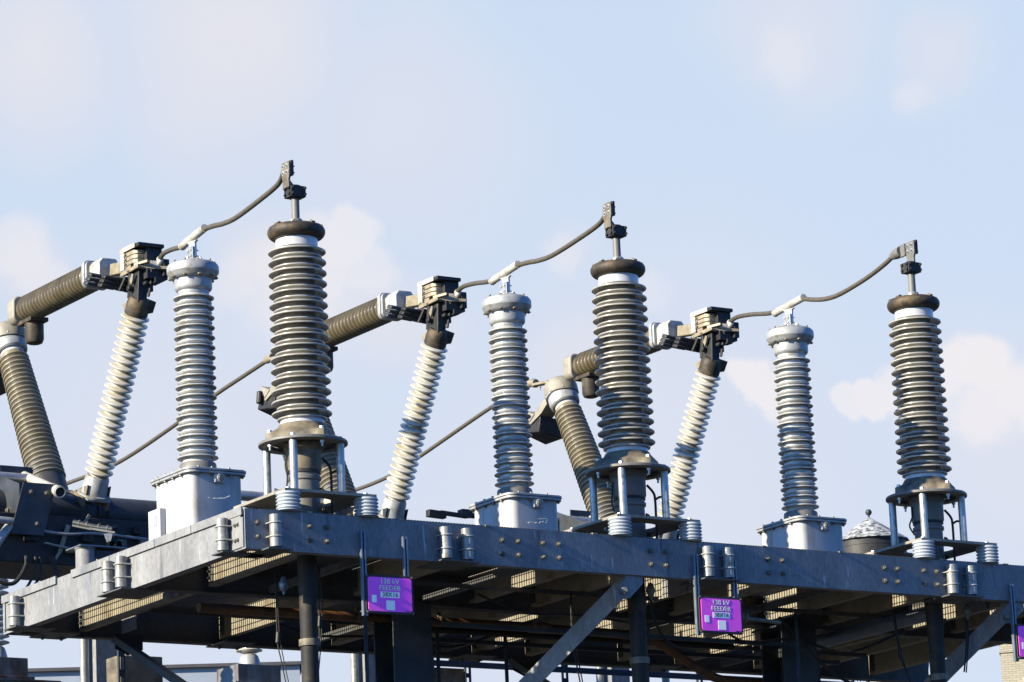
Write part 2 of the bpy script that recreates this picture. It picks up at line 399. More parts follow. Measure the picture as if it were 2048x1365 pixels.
# ------------------------------------------------------------------ instrument transformers on square tanks
def rrect(hw, hd, r, n=8):
    pts = []
    for cx, cy, a0 in ((hw - r, hd - r, 0), (-hw + r, hd - r, 90), (-hw + r, -hd + r, 180), (hw - r, -hd + r, 270)):
        for i in range(n + 1):
            a = R(a0 + 90 * i / n); pts.append((cx + r * math.cos(a), cy + r * math.sin(a)))
    return pts
def make_transformer(k, label):
    t = empty('instrument_transformer', (1.008 + S * k + (0, .015, 0)[k], 2.663, 0), label, 'transformer', 'instrument transformers on grey tanks')
    m = MB(); m.prism(rrect(.285, .36, .085), (0, 0, .01), (1, 0, 0), (0, 1, 0), (0, 0, .80))
    tk = m.build('tank', BOXP, t, angle=30)
    m = MB(); m.box(-.2895, -.2845, -.135, -.128, .02, .79); m.box(-.2895, -.2845, .14, .147, .02, .79); m.build('seam', BOXP, tk, smooth=False)
    m = MB(); m.prism(rrect(.322, .397, .10), (0, 0, .812), (1, 0, 0), (0, 1, 0), (0, 0, .022))
    m.prism(rrect(.329, .404, .105), (0, 0, .838), (1, 0, 0), (0, 1, 0), (0, 0, .022)); 
    ld = m.build('lid', ALUW, t, angle=30, bevel=.003)
    for x, y in [(-.305, -.22), (-.305, -.07), (-.305, .08), (-.305, .24), (-.2, -.378), (-.06, -.382), (.12, -.382), (.285, -.33), (-.25, .365), (.1, .38), (.305, .1), (.305, -.1), (.27, .35)]:
        m = MB(); m.bolt((x, y, .86), (0, 0, 1), .012, .012, False, 0); m.bolt((x, y, .812), (0, 0, -1), .013, .014, False, .008); m.build('bolt', BOLT, ld)
    # round gauge under the lid
    m = MB(); m.box(-.045, .065, -.40, -.361, .725, .808); g = m.build('gauge_housing', BOXP, tk, bevel=.008, smooth=False)
    m = MB(); m.lathe([(.036, 0), (.036, .012), (.03, .016), (.027, .012), (0, .012)], (.012, -.40, .772), (0, -1, 0), 8, rot=.4)
    m.build('gauge', ALUW, g, smooth=False)
    m = MB(); m.lathe([(.022, 0), (.019, .006), (0, .006)], (.012, -.413, .772), (0, -1, 0), 16); m.build('gauge_dial', TAN, g)
    if k < 2:   # faint chalk scribble, unreadable
        m = MB(); rnd = random.Random(5 + k); p = []
        for i in range(26):
            p.append((-.10 + .0085 * i + rnd.uniform(-.004, .004), -.3612, .575 + rnd.uniform(-.011, .011) + (.02 if k else .012) * (i / 26) ** 2))
        m.tube(p, .0022, 5, 3)
        if k: m.tube([(.03, -.3612, .62), (.13, -.3612, .625), (.1, -.3612, .585)], .0022, 5, 3)
        else: m.tube([(-.02, -.3612, .58), (.06, -.3612, .585), (.13, -.3612, .615), (.10, -.3612, .595)], .003, 5, 3)
        m.build('chalk_scribble', CHALK, tk)
    # small control box at the left side of the first tank
    if k == 0:
        m = MB(); m.box(-.35, -.290, .12, .35, .12, .56); b = m.build('terminal_box', BOXP, t, bevel=.006, smooth=False)
        m = MB(); m.box(-.354, -.3505, .18, .24, .40, .50); m.build('data_plate', BRIGHT, b, smooth=False)
        m = MB(); m.tube([(-.32, .2, .12), (-.33, .18, .06), (-.36, .2, .02), (-.42, .3, 0.02)], .010, 8); m.bolt((-.335, .15, .22), (-1, 0, 0), .02, .02)
        m.build('small_conduit', ALUW, b)
    m = MB(); m.lathe([(.182, .861), (.18, .875), (.172, .965), (.165, .975), (.15, .98)], n=48); m.build('collar', GREYPL, t)
    # shed stack
    prof = [(.150, .975), (.142, .995)]
    for i in range(17):
        zb = 1.027 + .0958 * i
        prof += shed(.195, zb, .140, .009, rise=.010, under=.012)
        if i < 16: prof += [(.140, zb + .026), (.155, zb + .030), (.168, zb + .040), (.173, zb + .047), (.171, zb + .053), (.16, zb + .057), (.140, zb + .062)]
    prof += [(.142, 2.585), (.142, 2.62)]
    MB().lathe(prof, n=56).build('shed_stack', PORC, t)
    MB().lathe([(.146, 2.60), (.148, 2.628), (.163, 2.634), (.174, 2.648), (.178, 2.665), (.178, 2.76)], n=48).build('upper_collar', ALUW, t)
    hd = MB().lathe([(.176, 2.742), (.202, 2.748), (.226, 2.772), (.238, 2.797), (.244, 2.803), (.246, 2.812), (.246, 2.862), (.240, 2.874), (.236, 2.875), (.234, 2.882), (.215, 2.897), (.16, 2.912), (.15, 2.92), (0, 2.925)], n=64).build('expansion_head', ALUW, t)
    for a in range(10):
        x, y = math.cos(a * math.pi / 5 + .1), math.sin(a * math.pi / 5 + .1)
        m = MB(); m.bolt((x * .215, y * .215, 2.763), (x * .4, y * .4, -1), .016, .016, False, 0); m.bolt((x * .205, y * .205, 2.90), (0, 0, 1), .011, .012, False, 0)
        m.build('bolt', CASTB, hd)
    m = MB(); m.lathe([(.10, 2.92), (.10, 2.935), (.09, 2.94)], n=8)
    for a in range(4):
        m.bolt((.085 * math.cos(a * 1.57 + .5), .085 * math.sin(a * 1.57 + .5), 2.935), (0, 0, 1), .014, .014)
    m.build('terminal_foot', BRIGHT, t)
    m = MB(); m.box(-.028, -.008, -.055, .06, 2.935, 3.06); m.build('terminal_pad', ALU, t, bevel=.002, smooth=False)
    m = MB(); m.box(-.006, .018, -.055, .06, 2.965, 3.10)
    m.prism([(-.055, 3.10), (.06, 3.10), (.10, 3.135), (-.095, 3.115)], (-.006, 0, 0), (0, 1, 0), (0, 0, 1), (.024, 0, 0))
    m.build('clamp_blade', BRIGHT, t, bevel=.002, smooth=False)
    for y in (-.025, .03):
        for z in (2.975, 3.03):
            m = MB(); m.bolt((-.028, y, z), (-1, 0, 0), .011, .01, True, 0); m.bolt((.018, y, z), (1, 0, 0), .011, .012, False, .02); m.build('bolt', BRIGHT, t)
    return t
make_transformer(0, 'slim pale ribbed instrument transformer on the tank beside the sunlit left beam')
make_transformer(1, 'middle slim pale ribbed instrument transformer, between the left and middle terminations')
make_transformer(2, 'slim pale ribbed instrument transformer on the right, left of the conical roof')

# ------------------------------------------------------------------ circuit breaker poles (rear)
def make_breaker(k, label):
    t = empty('circuit_breaker', (1.57 + S * k, 6.3, 1.2), label, 'circuit breaker', 'circuit breakers behind the platform')
    O = V((0, -6.3, -1.2))   # local = world-style coordinates with this offset (x measured from the pole plane)
    def q(x, y, z): return V((x, y, z)) + O
    # thin cream insulator leaning forward
    a, b = q(0, 5.80, 1.50), q(0, 4.90, 2.975); ax = (b - a).normalized(); Ln = (b - a).length
    pr = [(.085, 0), (.085, .03)]
    n = 23
    for i in range(n):
        z = .055 + i * (Ln - .09) / (n - 1)
        pr += [(.086, z - .026), (.118, z - .020), (.140, z - .010), (.147, z), (.140, z + .010), (.110, z + .020), (.086, z + .026)]
    pr += [(.085, Ln)]
    MB().lathe(pr, a, ax, 44).build('leaning_insulator', CREAM, t)
    m = MB(); m.lathe([(.165, -.20), (.165, -.18), (.135, -.175), (.122, -.02), (.112, .005), (.09, .01)], a, ax, 36); m.build('lower_cap', ALUW, t)
    m = MB(); f0 = a - ax * .205
    m.prism([(-.13, -.15), (.13, -.15), (.13, .15), (-.13, .15)], f0, (1, 0, 0), V((1, 0, 0)).cross(ax), -ax * .02)
    m.build('foot_plate', ALUW, t, smooth=False, bevel=.004)
    m = MB(); c0 = f0 - ax * .02
    for x in (-.13, .12):
        m.prism([(c0.y - .15, c0.z + .09), (c0.y + .15, c0.z - .09 + .18), (6.25 - 6.3 + .28, .22), (6.25 - 6.3 - .12, .18), (c0.y - .04, c0.z - .14)], (x, 0, 0), (0, 1, 0), (0, 0, 1), (.012, 0, 0))
    m.build('foot_bracket', STEELD if k else CASTB, t, smooth=False)
    # upper cap and neck casting
    m = MB(); m.lathe([(.088, -.02), (.112, -.008), (.118, .0), (.118, .10), (.108, .14), (.09, .17)], b, ax, 32)
    m.hexa([b + V((.06, -.11, -.01)), b + V((.14, -.10, .0)), b + V((.14, .04, .02)), b + V((.06, .05, .02)),
            b + V((.05, -.13, .12)), b + V((.15, -.16, .10)), b + V((.15, .0, .17)), b + V((.05, .02, .17))])
    m.build('upper_cap', RING, t, bevel=.006)
    # neck: a tapered casting up to the head
    m = MB()
    m.hexa([q(-.06, 4.74, 3.06), q(.05, 4.76, 3.06), q(.05, 4.96, 3.10), q(-.06, 4.96, 3.10), q(-.03, 4.76, 3.42), q(.09, 4.76, 3.42), q(.09, 4.93, 3.42), q(-.03, 4.93, 3.42)])
    m.bar(q(-.045, 4.95, 3.14), q(-.05, 4.9, 3.40), .03, .05); m.bar(q(.06, 4.74, 3.12), q(.10, 4.72, 3.38), .02, .035); m.lathe([(.03, 0), (.03, .05)], q(-.06, 4.86, 3.22), (-1, 0, 0), 16); m.lathe([(.022, 0), (.022, .06)], q(.02, 4.75, 3.25), (0, -1, 0), 16)
    m.build("neck_casting", BLACK, t, bevel=.008)
    m = MB(); m.prism([(4.83, 3.25), (4.80, 3.29), (4.78, 3.35), (4.81, 3.36), (4.86, 3.30)], q(-.085, 0, 0), (0, 1, 0), (0, 0, 1), (.02, 0, 0)); m.build('crank_lever', TAN, t, smooth=False)
    m = MB(); m.prism([(5.05, 3.10), (4.9, 3.12), (4.8, 3.085), (4.86, 3.05), (5.02, 3.04)], q(-.07, 0, 0), (0, 1, 0), (0, 0, 1), (.03, 0, 0)); m.build('crank_lever', TAN, t, smooth=False)
    # slanted dark boxes hanging at the left of the head
    u = V((.30, -.02, -.03)); w = V((-.045, .04, -.125)); d = V((0, .085, .03))
    for j, (o, s_) in enumerate(((q(-.36, 5.14, 3.42), 1.0), (q(-.275, 5.0, 3.375), 1.0))):
        for i in range(3):
            p = o + w * (i * .335) * 1.0
            m = MB(); ww = w * .315
            m.hexa([p, p + u * s_, p + u * s_ + ww, p + ww, p + d, p + u * s_ + d, p + u * s_ + ww + d, p + ww + d])
            m.build('grading_drum', STEELD if j == 0 else BLACK, t, bevel=.012, smooth=True)
    m = MB()
    for xx in (.17, .10):
        p = q(-.275, 5.0, 3.39) + u * (xx / .29 + .3) - d * .35 - w * .03
        m.hexa([p, p + u * .09, p + u * .09 + w * 1.15, p + w * 1.15, p + d * 1.5, p + u * .09 + d * 1.5, p + u * .09 + w * 1.15 + d * 1.5, p + w * 1.15 + d * 1.5])
    p = q(-.04, 5.0, 3.36)
    m.hexa([p, p + V((.16, -.05, -.02)), p + V((.16, -.05, -.16)), p + V((0, 0, -.15)), p + V((.02, -.2, .0)), p + V((.18, -.22, -.03)), p + V((.18, -.22, -.17)), p + V((.02, -.2, -.15))])
    m.build('drum_strap', BLACK, t, bevel=.006)
    for i in range(3):
        pz = q(-.275, 5.0, 3.375) + u * .72 + w * (.16 + .33 * i) - d * .02
        MB().bolt(pz, -d, .013, .012, False, 0).build('bolt', TAN, t)
    MB().bolt(q(-.08, 4.88, 3.40), (-1, 0, 0), .012, .012).build('bolt', TAN, t)
    # head: base plate, stacked contacts, L-shaped cover
    m = MB(); m.hexa([q(-.08, 4.76, 3.405), q(.22, 4.60, 3.385), q(.24, 4.95, 3.40), q(-.02, 5.10, 3.41), q(-.08, 4.76, 3.44), q(.22, 4.60, 3.42), q(.24, 4.95, 3.435), q(-.02, 5.10, 3.445)])
    m.bar(q(-.07, 5.06, 3.40), q(-.06, 4.70, 3.42), .04, .03); m.bar(q(-.05, 4.80, 3.45), q(.02, 4.64, 3.46), .03, .05)
    m.build('contact_base', TAN, t, bevel=.005)
    m = MB(); m.box(.02, .25, 4.68 - 6.3, 4.95 - 6.3, 3.30 - 1.2, 3.40 - 1.2); m.box(.19, .25, 4.64 - 6.3, 4.84 - 6.3, 3.33 - 1.2, 3.5 - 1.2); m.box(.10, .17, 4.66 - 6.3, 4.76 - 6.3, 3.26 - 1.2, 3.31 - 1.2)
    for y in (4.7, 4.78, 4.86): m.bolt(q(.05, y - .05, 3.385), (0, -.3, -1), .012, .014, False, .02)
    m.build('contact_housing', BLACK, t, bevel=.006)
    for i in range(3):
        z = 3.485 + i * .047
        m = MB(); pts = [(-.045, 5.02), (-.045, 4.87), (-.035, 4.84), (-.01, 4.815), (.04, 4.81), (.15, 4.81), (.15, 4.90), (.02, 4.93), (.02, 5.02)]
        m.prism(pts, q(0, 0, z), (1, 0, 0), (0, 1, 0), (0, 0, .041)); m.build('contact_finger', TAN, t, bevel=.004)
    m = MB(); m.box(-.035, .03, 4.92 - 6.3, 5.02 - 6.3, 3.44 - 1.2, 3.484 - 1.2)
    for i in range(3): m.bolt(q(-.045, 5.0, 3.505 + i * .047), (-1, 0, 0), .012, .014, False, .008)
    m.build('contact_neck', TAN, t)
    m = MB(); m.box(-.049, .24, 4.72 - 6.3, 5.10 - 6.3, 3.635 - 1.2, 3.672 - 1.2); m.box(.06, .235, 4.76 - 6.3, 5.05 - 6.3, 3.41 - 1.2, 3.634 - 1.2); m.build('cover_slab', BLACK, t, bevel=.003, smooth=False)  # black colour carries the shade on the underside of the cover
    m = MB(); m.box(-.065, -.052, 4.78 - 6.3, 5.10 - 6.3, 3.628 - 1.2, 3.676 - 1.2)
    m.box(-.062, -.045, 5.02 - 6.3, 5.098 - 6.3, 3.45 - 1.2, 3.627 - 1.2)
    m.build('contact_cover', WHITE, t, bevel=.003, smooth=False)
    m = MB(); m.tube([q(.15, 4.70, 3.45), q(.17, 4.67, 3.485), q(.18, 4.71, 3.51)], .034, 14, 6); m.bar(q(.02, 4.72, 3.46), q(.15, 4.68, 3.455), .05, .03)
    m.build('terminal_elbow', WHITE, t)
    m = MB(); m.bar(q(.05, 5.45, 3.56), q(.05, 5.0, 3.50), .12, .10); m.build('contact_arm', TAN, t, bevel=.008)
    # horizontal ribbed chamber
    a, b = q(0, 7.36, 3.575), q(0, 5.78, 3.575); Ln = (b - a).length
    pr = [(.118, 0), (.118, .06)]
    nr = 20
    for i in range(nr):
        z = .085 + i * (Ln - .20) / (nr - 1)
        pr += [(.126, z - .030), (.130, z - .014), (.142, z - .003), (.149, z + .002), (.150, z + .007), (.146, z + .010), (.126, z + .018)]
    pr += [(.118, Ln - .05), (.118, Ln)]
    MB().lathe(pr, a, b - a, 48).build('ribbed_chamber', ARM, t)
    m = MB(); pts = rrect(.145, .145, .06)
    m.prism(pts, q(0, 5.79, 3.575), (1, 0, 0), (0, 0, 1), (0, -.05, 0)); m.prism(rrect(.135, .135, .06), q(0, 5.738, 3.575), (1, 0, 0), (0, 0, 1), (0, -.035, 0))
    e = m.build('chamber_flange', ALUW, t, bevel=.004)
    m = MB(); m.prism([(-.10, 3.45), (.13, 3.45), (.13, 3.64), (.09, 3.69), (-.06, 3.69), (-.10, 3.64)], q(0, 5.70, 0), (1, 0, 0), (0, 0, 1), (0, -.22, 0)); m.build('end_housing', WHITE, t, bevel=.006)
    m = MB(); m.prism(rrect(.15, .145, .07), q(0, 7.36, 3.575), (1, 0, 0), (0, 0, 1), (0, .04, 0)); m.prism(rrect(.14, .14, .07), q(0, 7.402, 3.575), (1, 0, 0), (0, 0, 1), (0, .13, 0))
    m.build('rear_housing', ALUT, t, bevel=.015)
    m = MB(); m.lathe([(.06, -.20), (.085, -.19), (.10, -.15), (.10, .06)], q(.02, 7.22, 3.38), (0, 0, 1), 28); m.box(-.09, .12, 7.08 - 6.3, 7.40 - 6.3, 3.40 - 1.2, 3.445 - 1.2)
    m.build('drive_housing', RING, t, bevel=.006)
    # leaning thick insulator with the domed head
    a, b = q(0, 6.93, 1.66), q(0, 7.70, 3.16); ax = (b - a).normalized(); Ln = (b - a).length
    pr = [(.15, 0)]
    n = 28
    for i in range(n):
        z = .03 + i * (Ln - .10) / (n - 1); f = 1 - .2 * i / n
        pr += [(.165 * f, z - .030), (.172 * f, z - .026), (.192 * f, z - .009), (.198 * f, z - .008), (.201 * f, z), (.198 * f, z + .007), (.190 * f, z + .010), (.165 * f, z + .020)]
    pr += [(.135, Ln - .035), (.128, Ln)]
    MB().lathe(pr, a, ax, 48).build('thick_insulator', BROWN, t)
    MB().lathe([(.13, -.045), (.128, .06)], b, ax, 40).build('insulator_neck', NECK, t)
    MB().lathe([(.155, .03), (.17, .045), (.178, .10), (.172, .16), (.195, .17), (.195, .19)], b, ax, 40).build('neck_collar', ALUW, t)
    m = MB(); dm = [(.196, 0), (.198, .03), (.193, .10), (.17, .155), (.12, .19), (.0, .20)]
    m.lathe(dm, b + ax * .19, (ax + V((0, 0, 1.2))).normalized(), 44); m.lathe([(.205, -.012), (.205, .014)], b + ax * .19, (ax + V((0, 0, .2))).normalized(), 8, rot=.3)
    m.build('domed_head', ALUT, t, bevel=.005)
    m = MB(); m.bar(q(0, 8.00, 3.53), q(0, 8.32, 3.56), .03, .10, (0, 0, 1)); m.lathe([(.05, -.02), (.05, .03), (.045, .035)], q(0, 8.33, 3.58), (0, 1, .2), 20)
    m.bolt(q(-.02, 8.2, 3.52), (0, 0, -1), .012, .02, False, .03)
    m.build('rear_terminal', TAN, t, bevel=.003)
    m = MB()
    m.prism([(7.86, 3.36), (8.10, 3.24), (8.32, 3.10), (8.30, 3.07), (8.05, 3.16), (7.84, 3.30)], q(-.12, 0, 0), (0, 1, 0), (0, 0, 1), (.2, 0, 0))
    m.prism([(8.18, 3.17), (8.40, 3.26), (8.30, 3.10)], q(-.12, 0, 0), (0, 1, 0), (0, 0, 1), (.15, 0, 0)); m.build('drum_bracket', ALUT, t, smooth=False)
    m = MB(); m.hexa([q(-.1, 8.52, 3.02), q(.22, 8.50, 2.90), q(.22, 8.12, 2.90), q(-.1, 8.15, 2.96), q(-.1, 8.45, 3.16), q(.22, 8.42, 3.1), q(.22, 8.1, 3.12), q(-.1, 8.1, 3.14)])
    m.lathe([(.035, 0), (.035, .14)], q(-.14, 8.40, 3.06), (0.1, 0, 1), 16); m.lathe([(.03, 0), (.03, .16)], q(.0, 8.52, 3.06), (0.1, 0, 1), 16)
    m.build('rear_drum', BLACK, t, bevel=.01)
    # bracket plates at the foot of the V, and the silver tube to the left
    def plate(y, x0, x1, zt, zb, sh, m_):
        m = MB(); m.prism([(x0, zt), (x1, zt), (x1 - sh, zb), (x0 - sh, zb)], q(0, y, 0), (1, 0, 0), (0, 0, 1), (0, .014, 0)); return m.build('side_plate', m_, t, smooth=False)
    plate(5.85, -.80, -.44, 1.395, .865, .15, STEELD)
    plate(6.9, -.55, -.13, 1.79, 1.15, .0, STEELD)
    m = MB(); m.prism([(5.87, 1.38), (6.89, 1.77), (6.89, 1.20), (6.6, .98), (5.87, .88)], q(-.84, 0, 0), (0, 1, 0), (0, 0, 1), (.012, 0, 0)); m.build('web_plate', STEELD, t, smooth=False)
    m = MB(); A = q(-.46, 5.72, 1.29); B = q(-.24, 7.1, 1.76)
    m.lathe([(.048, .035), (.048, 0), (.055, 0), (.055, .02), (.062, .02), (.062, .05), (.055, .05), (.055, .28), (.05, .29), (.05, (B - A).length)], A, B - A, 28, cap=False)
    m.build('drive_tube', WHITE, t)
    MB().lathe([(.047, 0), (.047, .004)], A + (B - A).normalized() * .028, B - A, 24).build('mouth_shade_disc', BLACK, t)  # black disc stands in for the shade inside the open tube
    bolts(t, BOLT, [(q(xx, 5.85, zz), (0, -1, 0), .018, .02) for xx, zz in ((-.55, 1.30), (-.72, 1.30), (-.66, .98))] + [(q(-.84, 6.1, 1.15), (-1, 0, 0), .025, .03), (q(-.84, 6.5, 1.3), (-1, 0, 0), .025, .03)])
    m = MB(); m.lathe([(.055, 0), (.055, 1.35)], q(-.30, 6.75, 1.63), (-1, 0, 0.0), 28); m.build('silver_tube', ALU, t)
    m = MB(); m.lathe([(.058, 0), (.058, .30)], q(-1.65, 6.75, 1.63), (-1, 0, 0), 28); m.box(-2.1, -1.95, 6.7 - 6.3, 6.8 - 6.3, 1.58 - 1.2, 1.66 - 1.2); m.build('tube_end', BLACK, t)
    # main tube collar / socket of the two legs
    m = MB(); m.lathe([(.24, -.22), (.24, .22), (.22, .24)], q(.05, 6.45, 1.20), (0, 1, 0.45), 32); m.lathe([(.25, -.45), (.25, -.41), (.2, -.41), (.2, .3)], q(0, 6.9, 1.55), (0, .47, .88), 32)
    m.build('leg_socket', STEELD, t, bevel=.006)
    m = MB()
    for y, z in ((6.0, 1.30), (6.1, 1.08)):
        m.lathe([(.05, 0), (.05, .05)], q(.12, y, z), (-1, 0, 0), 20); m.bolt(q(.07, y, z), (-1, 0, 0), .02, .02)
    m.build('linkage_pins', CASTB, t)
    return t
make_breaker(0, 'leftmost V-shaped circuit breaker pole, whole dark ribbed arm in view')
make_breaker(1, 'V-shaped circuit breaker pole partly hidden behind the tallest termination')
make_breaker(2, 'rightmost V-shaped circuit breaker pole with its domed head in full view')

# operating rod and damper pieces beside the first breaker
t = empty('operating_linkage', (1.24, 5.2, .60), 'bluish grey clamped pipe linkage above the left beam below the first breaker', 'linkage'); t.scale = (.6, .6, .6)
m = MB(); m.tube([(-.12, .6, .60), (.10, .35, .50), (.34, .1, .42)], .045, 14, 5); m.build('linkage_pipe', STEELD, t)
m = MB()
for f in (.15, .35, .65, .88):
    p = V((-.12, .6, .60)).lerp(V((.34, .1, .42)), f); m.lathe([(.055, -.012), (.055, .012)], p, V((.46, -.5, -.18)), 20)
    m.bolt(p + V((0, 0, -.06)), (0, 0, -1), .014, .02, False, .02)
m.bar((-.16, .55, .53), (.08, .33, .44), .03, .09); m.bar((.06, .36, .46), (.36, .03, .35), .03, .09)
m.build('clamp_saddle', GALVD, t)
m = MB(); m.prism([(-.05, .0), (.1, .02), (.06, -.12), (0, -.14)], (.24, .1, .34), (.9, -.3, 0), (0, 0, 1), (0, .014, 0)); m.build('lever_plate', ALUW, t, smooth=False)

t = empty('blue_damper', (.98, 4.95, .29), 'blue-grey cylinder housing under a flat lid behind the left beam', 'damper')
m = MB(); m.lathe([(.10, .03), (.105, .05), (.095, .06), (.095, .27), (.105, .28), (.105, .29)], (0, 0, 0), n=32); m.build('cylinder', GALV, t)
m = MB(); m.box(.08, .42, -.06, .2, .02, .27); m.build('rear_box', STEELD, t, bevel=.005)
m = MB(); m.box(-.11, .42, -.12, .2, .291, .303); m.build('lid', STRUT, t, smooth=False)
m = MB(); m.bolt((.06, -.14, .02), (0, 0, 1), .03, .03, True, .06); m.bolt((-.04, -.05, .03), (0, 0, -1), .02, .02, False, .05); m.lathe([(.012, 0), (.012, .16)], (.06, -.14, 0), n=10); m.build('adjuster', TAN, t)

# the long main tube, cabinet and columns carrying the breakers
t = empty('breaker_support', (0, 6.3, 0), 'long dark horizontal tube on legs carrying the breakers behind the platform', 'support frame')
m = MB(); m.lathe([(.19, 0), (.19, 10.6)], (-.55, .05, 1.22), (1, 0, 0), 40); m.box(-.5, 10.0, -.12, .2, .72, .86); m.build('main_tube', STEELD, t)
m = MB(); m.lathe([(.205, 0), (.205, .03), (.195, .03), (.195, .10), (.205, .10), (.205, .13)], (1.75, .05, 1.22), (1, 0, 0), 40); m.build('tube_flange', BLACK, t)
m = MB(); m.box(-1.3, 3.2, -.35, .55, .60, 1.10); cb = m.build('mechanism_cabinet', BLACK, t, bevel=.01)
m = MB(); m.bar((1.18, -.40, .72), (1.28, -.40, 1.0), .012, .045, (0, 1, 0)); m.bar((1.10, -.42, .62), (1.18, -.40, .72), .012, .03, (0, 1, 0)); m.bar((1.42, -.40, .70), (1.50, -.40, .80), .012, .035, (0, 1, 0)); m.bar((1.42, -.40, .98), (1.52, -.40, 1.12), .012, .03, (0, 1, 0))
m.build('brace_strap', TAN, t, smooth=False)
for i in range(14):
    x = random.uniform(.7, 2.6); z = random.uniform(.68, 1.05); w_ = random.uniform(.02, .08)
    m = MB(); m.box(x - w_, x + w_, -.41, -.352, z - random.uniform(.015, .05), z + random.uniform(.015, .04))
    m.bolt((x, -.41, z), (0, -1, 0), .012, .012); m.build('cabinet_fitting', random.choice([BLACK, STEELD, CASTB, RUSTB]), t, bevel=.004)
m = MB(); m.cyl((-.2, -.45, 1.02), (.62, -.5, .98), .035, n=16); m.cyl((.30, -.5, .55), (.62, -.42, .95), .045, n=16); m.tube([(.7, -.42, .95), (1.2, -.44, .90), (1.6, -.42, .93), (2.4, -.4, .90)], .014, 8); m.tube([(1.0, -.42, .80), (1.5, -.44, .74), (2.1, -.42, .78)], .010, 8)
m.build('cabinet_pipe', ALUW, t)
m = MB()
m.tube([(.35, -.38, .66), (.45, -.40, .42), (.65, -.42, .37), (.8, -.4, .55), (.82, -.38, .66)], .022, 8)
m.tube([(.15, -.38, .66), (.3, -.41, .40), (.5, -.43, .22), (.72, -.44, .26), (.9, -.4, .5), (.92, -.38, .66)], .014, 8)
m.tube([(.10, -.38, .66), (.26, -.41, .36), (.45, -.43, .17), (.7, -.44, .20), (.95, -.4, .45), (.97, -.38, .66)], .014, 8)
m.tube([(1.1, -.4, .66), (1.16, -.4, .3), (1.2, -.38, 0)], .03, 8); m.build('cable_loops', RUBBER, t)
for x in (2.44, 5.7, 8.90):
    m = MB(); m.box(x - .125, x + .125, 1.08, 1.33, GZ, .70); m.build('column', GALV, t, bevel=.004, smooth=False)
    m = MB(); m.cyl((x - .20, 1.2, GZ), (x - .20, 1.2, .70), .045, n=20); m.build('side_pipe', PIPE, t)
m = MB(); m.cyl((9.6, 1.2, GZ), (9.6, 1.2, .70), .045, n=20); m.build('side_pipe', PIPE, t)

# ------------------------------------------------------------------ conductors
def conductor(k):
    ox = S * k
    lab = ['sagging stranded jumper cable from the left breaker to the tallest termination',
           'sagging stranded jumper cable from the middle breaker head to the middle termination',
           'sagging stranded jumper cable from the right breaker head to the far right termination'][k]
    t = empty('jumper_cable', (ox + 1.0, 2.66, 3.15), lab, 'cable', 'jumper cables joining breakers and terminations')
    o = V((1.0, 2.66, 3.15))
    m = MB(); r = .024
    m.tube([V(p) - o for p in [(1.75, 4.72, 3.51), (1.66, 4.45, 3.50), (1.48, 3.95, 3.40), (1.22, 3.30, 3.24), (1.06, 2.95, 3.17)]], r, 12)
    if k < 2: m.tube([V(p) - o for p in [(.985, 2.40, 3.17), (.96, 2.15, 3.14), (.94, 1.92, 3.105), (.92, 1.65, 3.09), (.89, 1.2, 3.12), (.86, .75, 3.17), (.765, .47, 3.205)]], r, 12)
    else: m.tube([V(p) - o for p in [(.985, 2.40, 3.17), (.96, 2.15, 3.10), (.94, 1.92, 3.055), (.92, 1.65, 3.045), (.89, 1.2, 3.09), (.86, .85, 3.15), (.84, .66, 3.20)]], r, 12)
    m.build('stranded_wire', WIRE, t)
    m = MB(); a, b = V((1.07, 2.98, 3.155)) - o, V((.975, 2.35, 3.172)) - o
    m.cyl(a, b, .038, n=20); m.lathe([(.041, 0), (.041, .02)], a, b - a, 20); m.build('clamp_sleeve', WHITE, t)
    if k == 2:
        m = MB(); m.lathe([(.036, 0), (.05, .06), (.055, .1), (.055, .15)], V((.84, .69, 3.195)) - o, (0, -1, .1), 20); m.bar(V((.84, .55, 3.21)) - o, V((.83, .46, 3.21)) - o, .12, .024, (0, 0, 1)); m.build('cable_lug', GREYPL, t)
for k in range(3): conductor(k)
def long_cable(ox, pts, lab):
    t = empty('overhead_conductor', (ox, pts[0][0], pts[0][1]), lab, 'cable', 'conductors running back from the breaker heads')
    m = MB(); m.tube([(0, y - pts[0][0], z - pts[0][1]) for y, z in pts], .024, 10); m.build('wire', WIRE, t)
    m = MB(); m.lathe([(.04, 0), (.045, .1), (.035, .14)], (0, -.02, 0), (0, 1, 0), 16); m.build('end_fitting', TAN, t)
long_cable(1.57 + S, [(8.36, 3.58), (9.0, 3.51), (9.68, 3.43), (10.66, 3.28), (12.06, 3.12), (13.24, 3.12), (13.8, 3.16), (15.5, 3.4)], 'thin conductor sagging down-left behind the tallest termination')
long_cable(1.57 + 2 * S, [(8.36, 3.60), (9.29, 3.495), (10.9, 3.23), (11.67, 3.12), (12.7, 3.11), (14, 3.2), (16, 3.5)], 'thin conductor sagging down-left behind the middle slim transformer')
long_cable(1.57, [(8.36, 3.58), (9.5, 3.46), (11, 3.25), (13, 3.12), (15, 3.3)], 'thin conductor leaving the left breaker out of frame')

# black bar at the second tank
t = tag(MB().bar((0, 0, 0), (.20, 0, -.01), .07, .07).bar((.18, .06, .03), (.5, .06, .01), .04, .05).build('black_bar', BLACK, loc=(3.96, 3.4, .84), bevel=.004), 'short black bar sticking out left of the middle grey tank', 'handle')

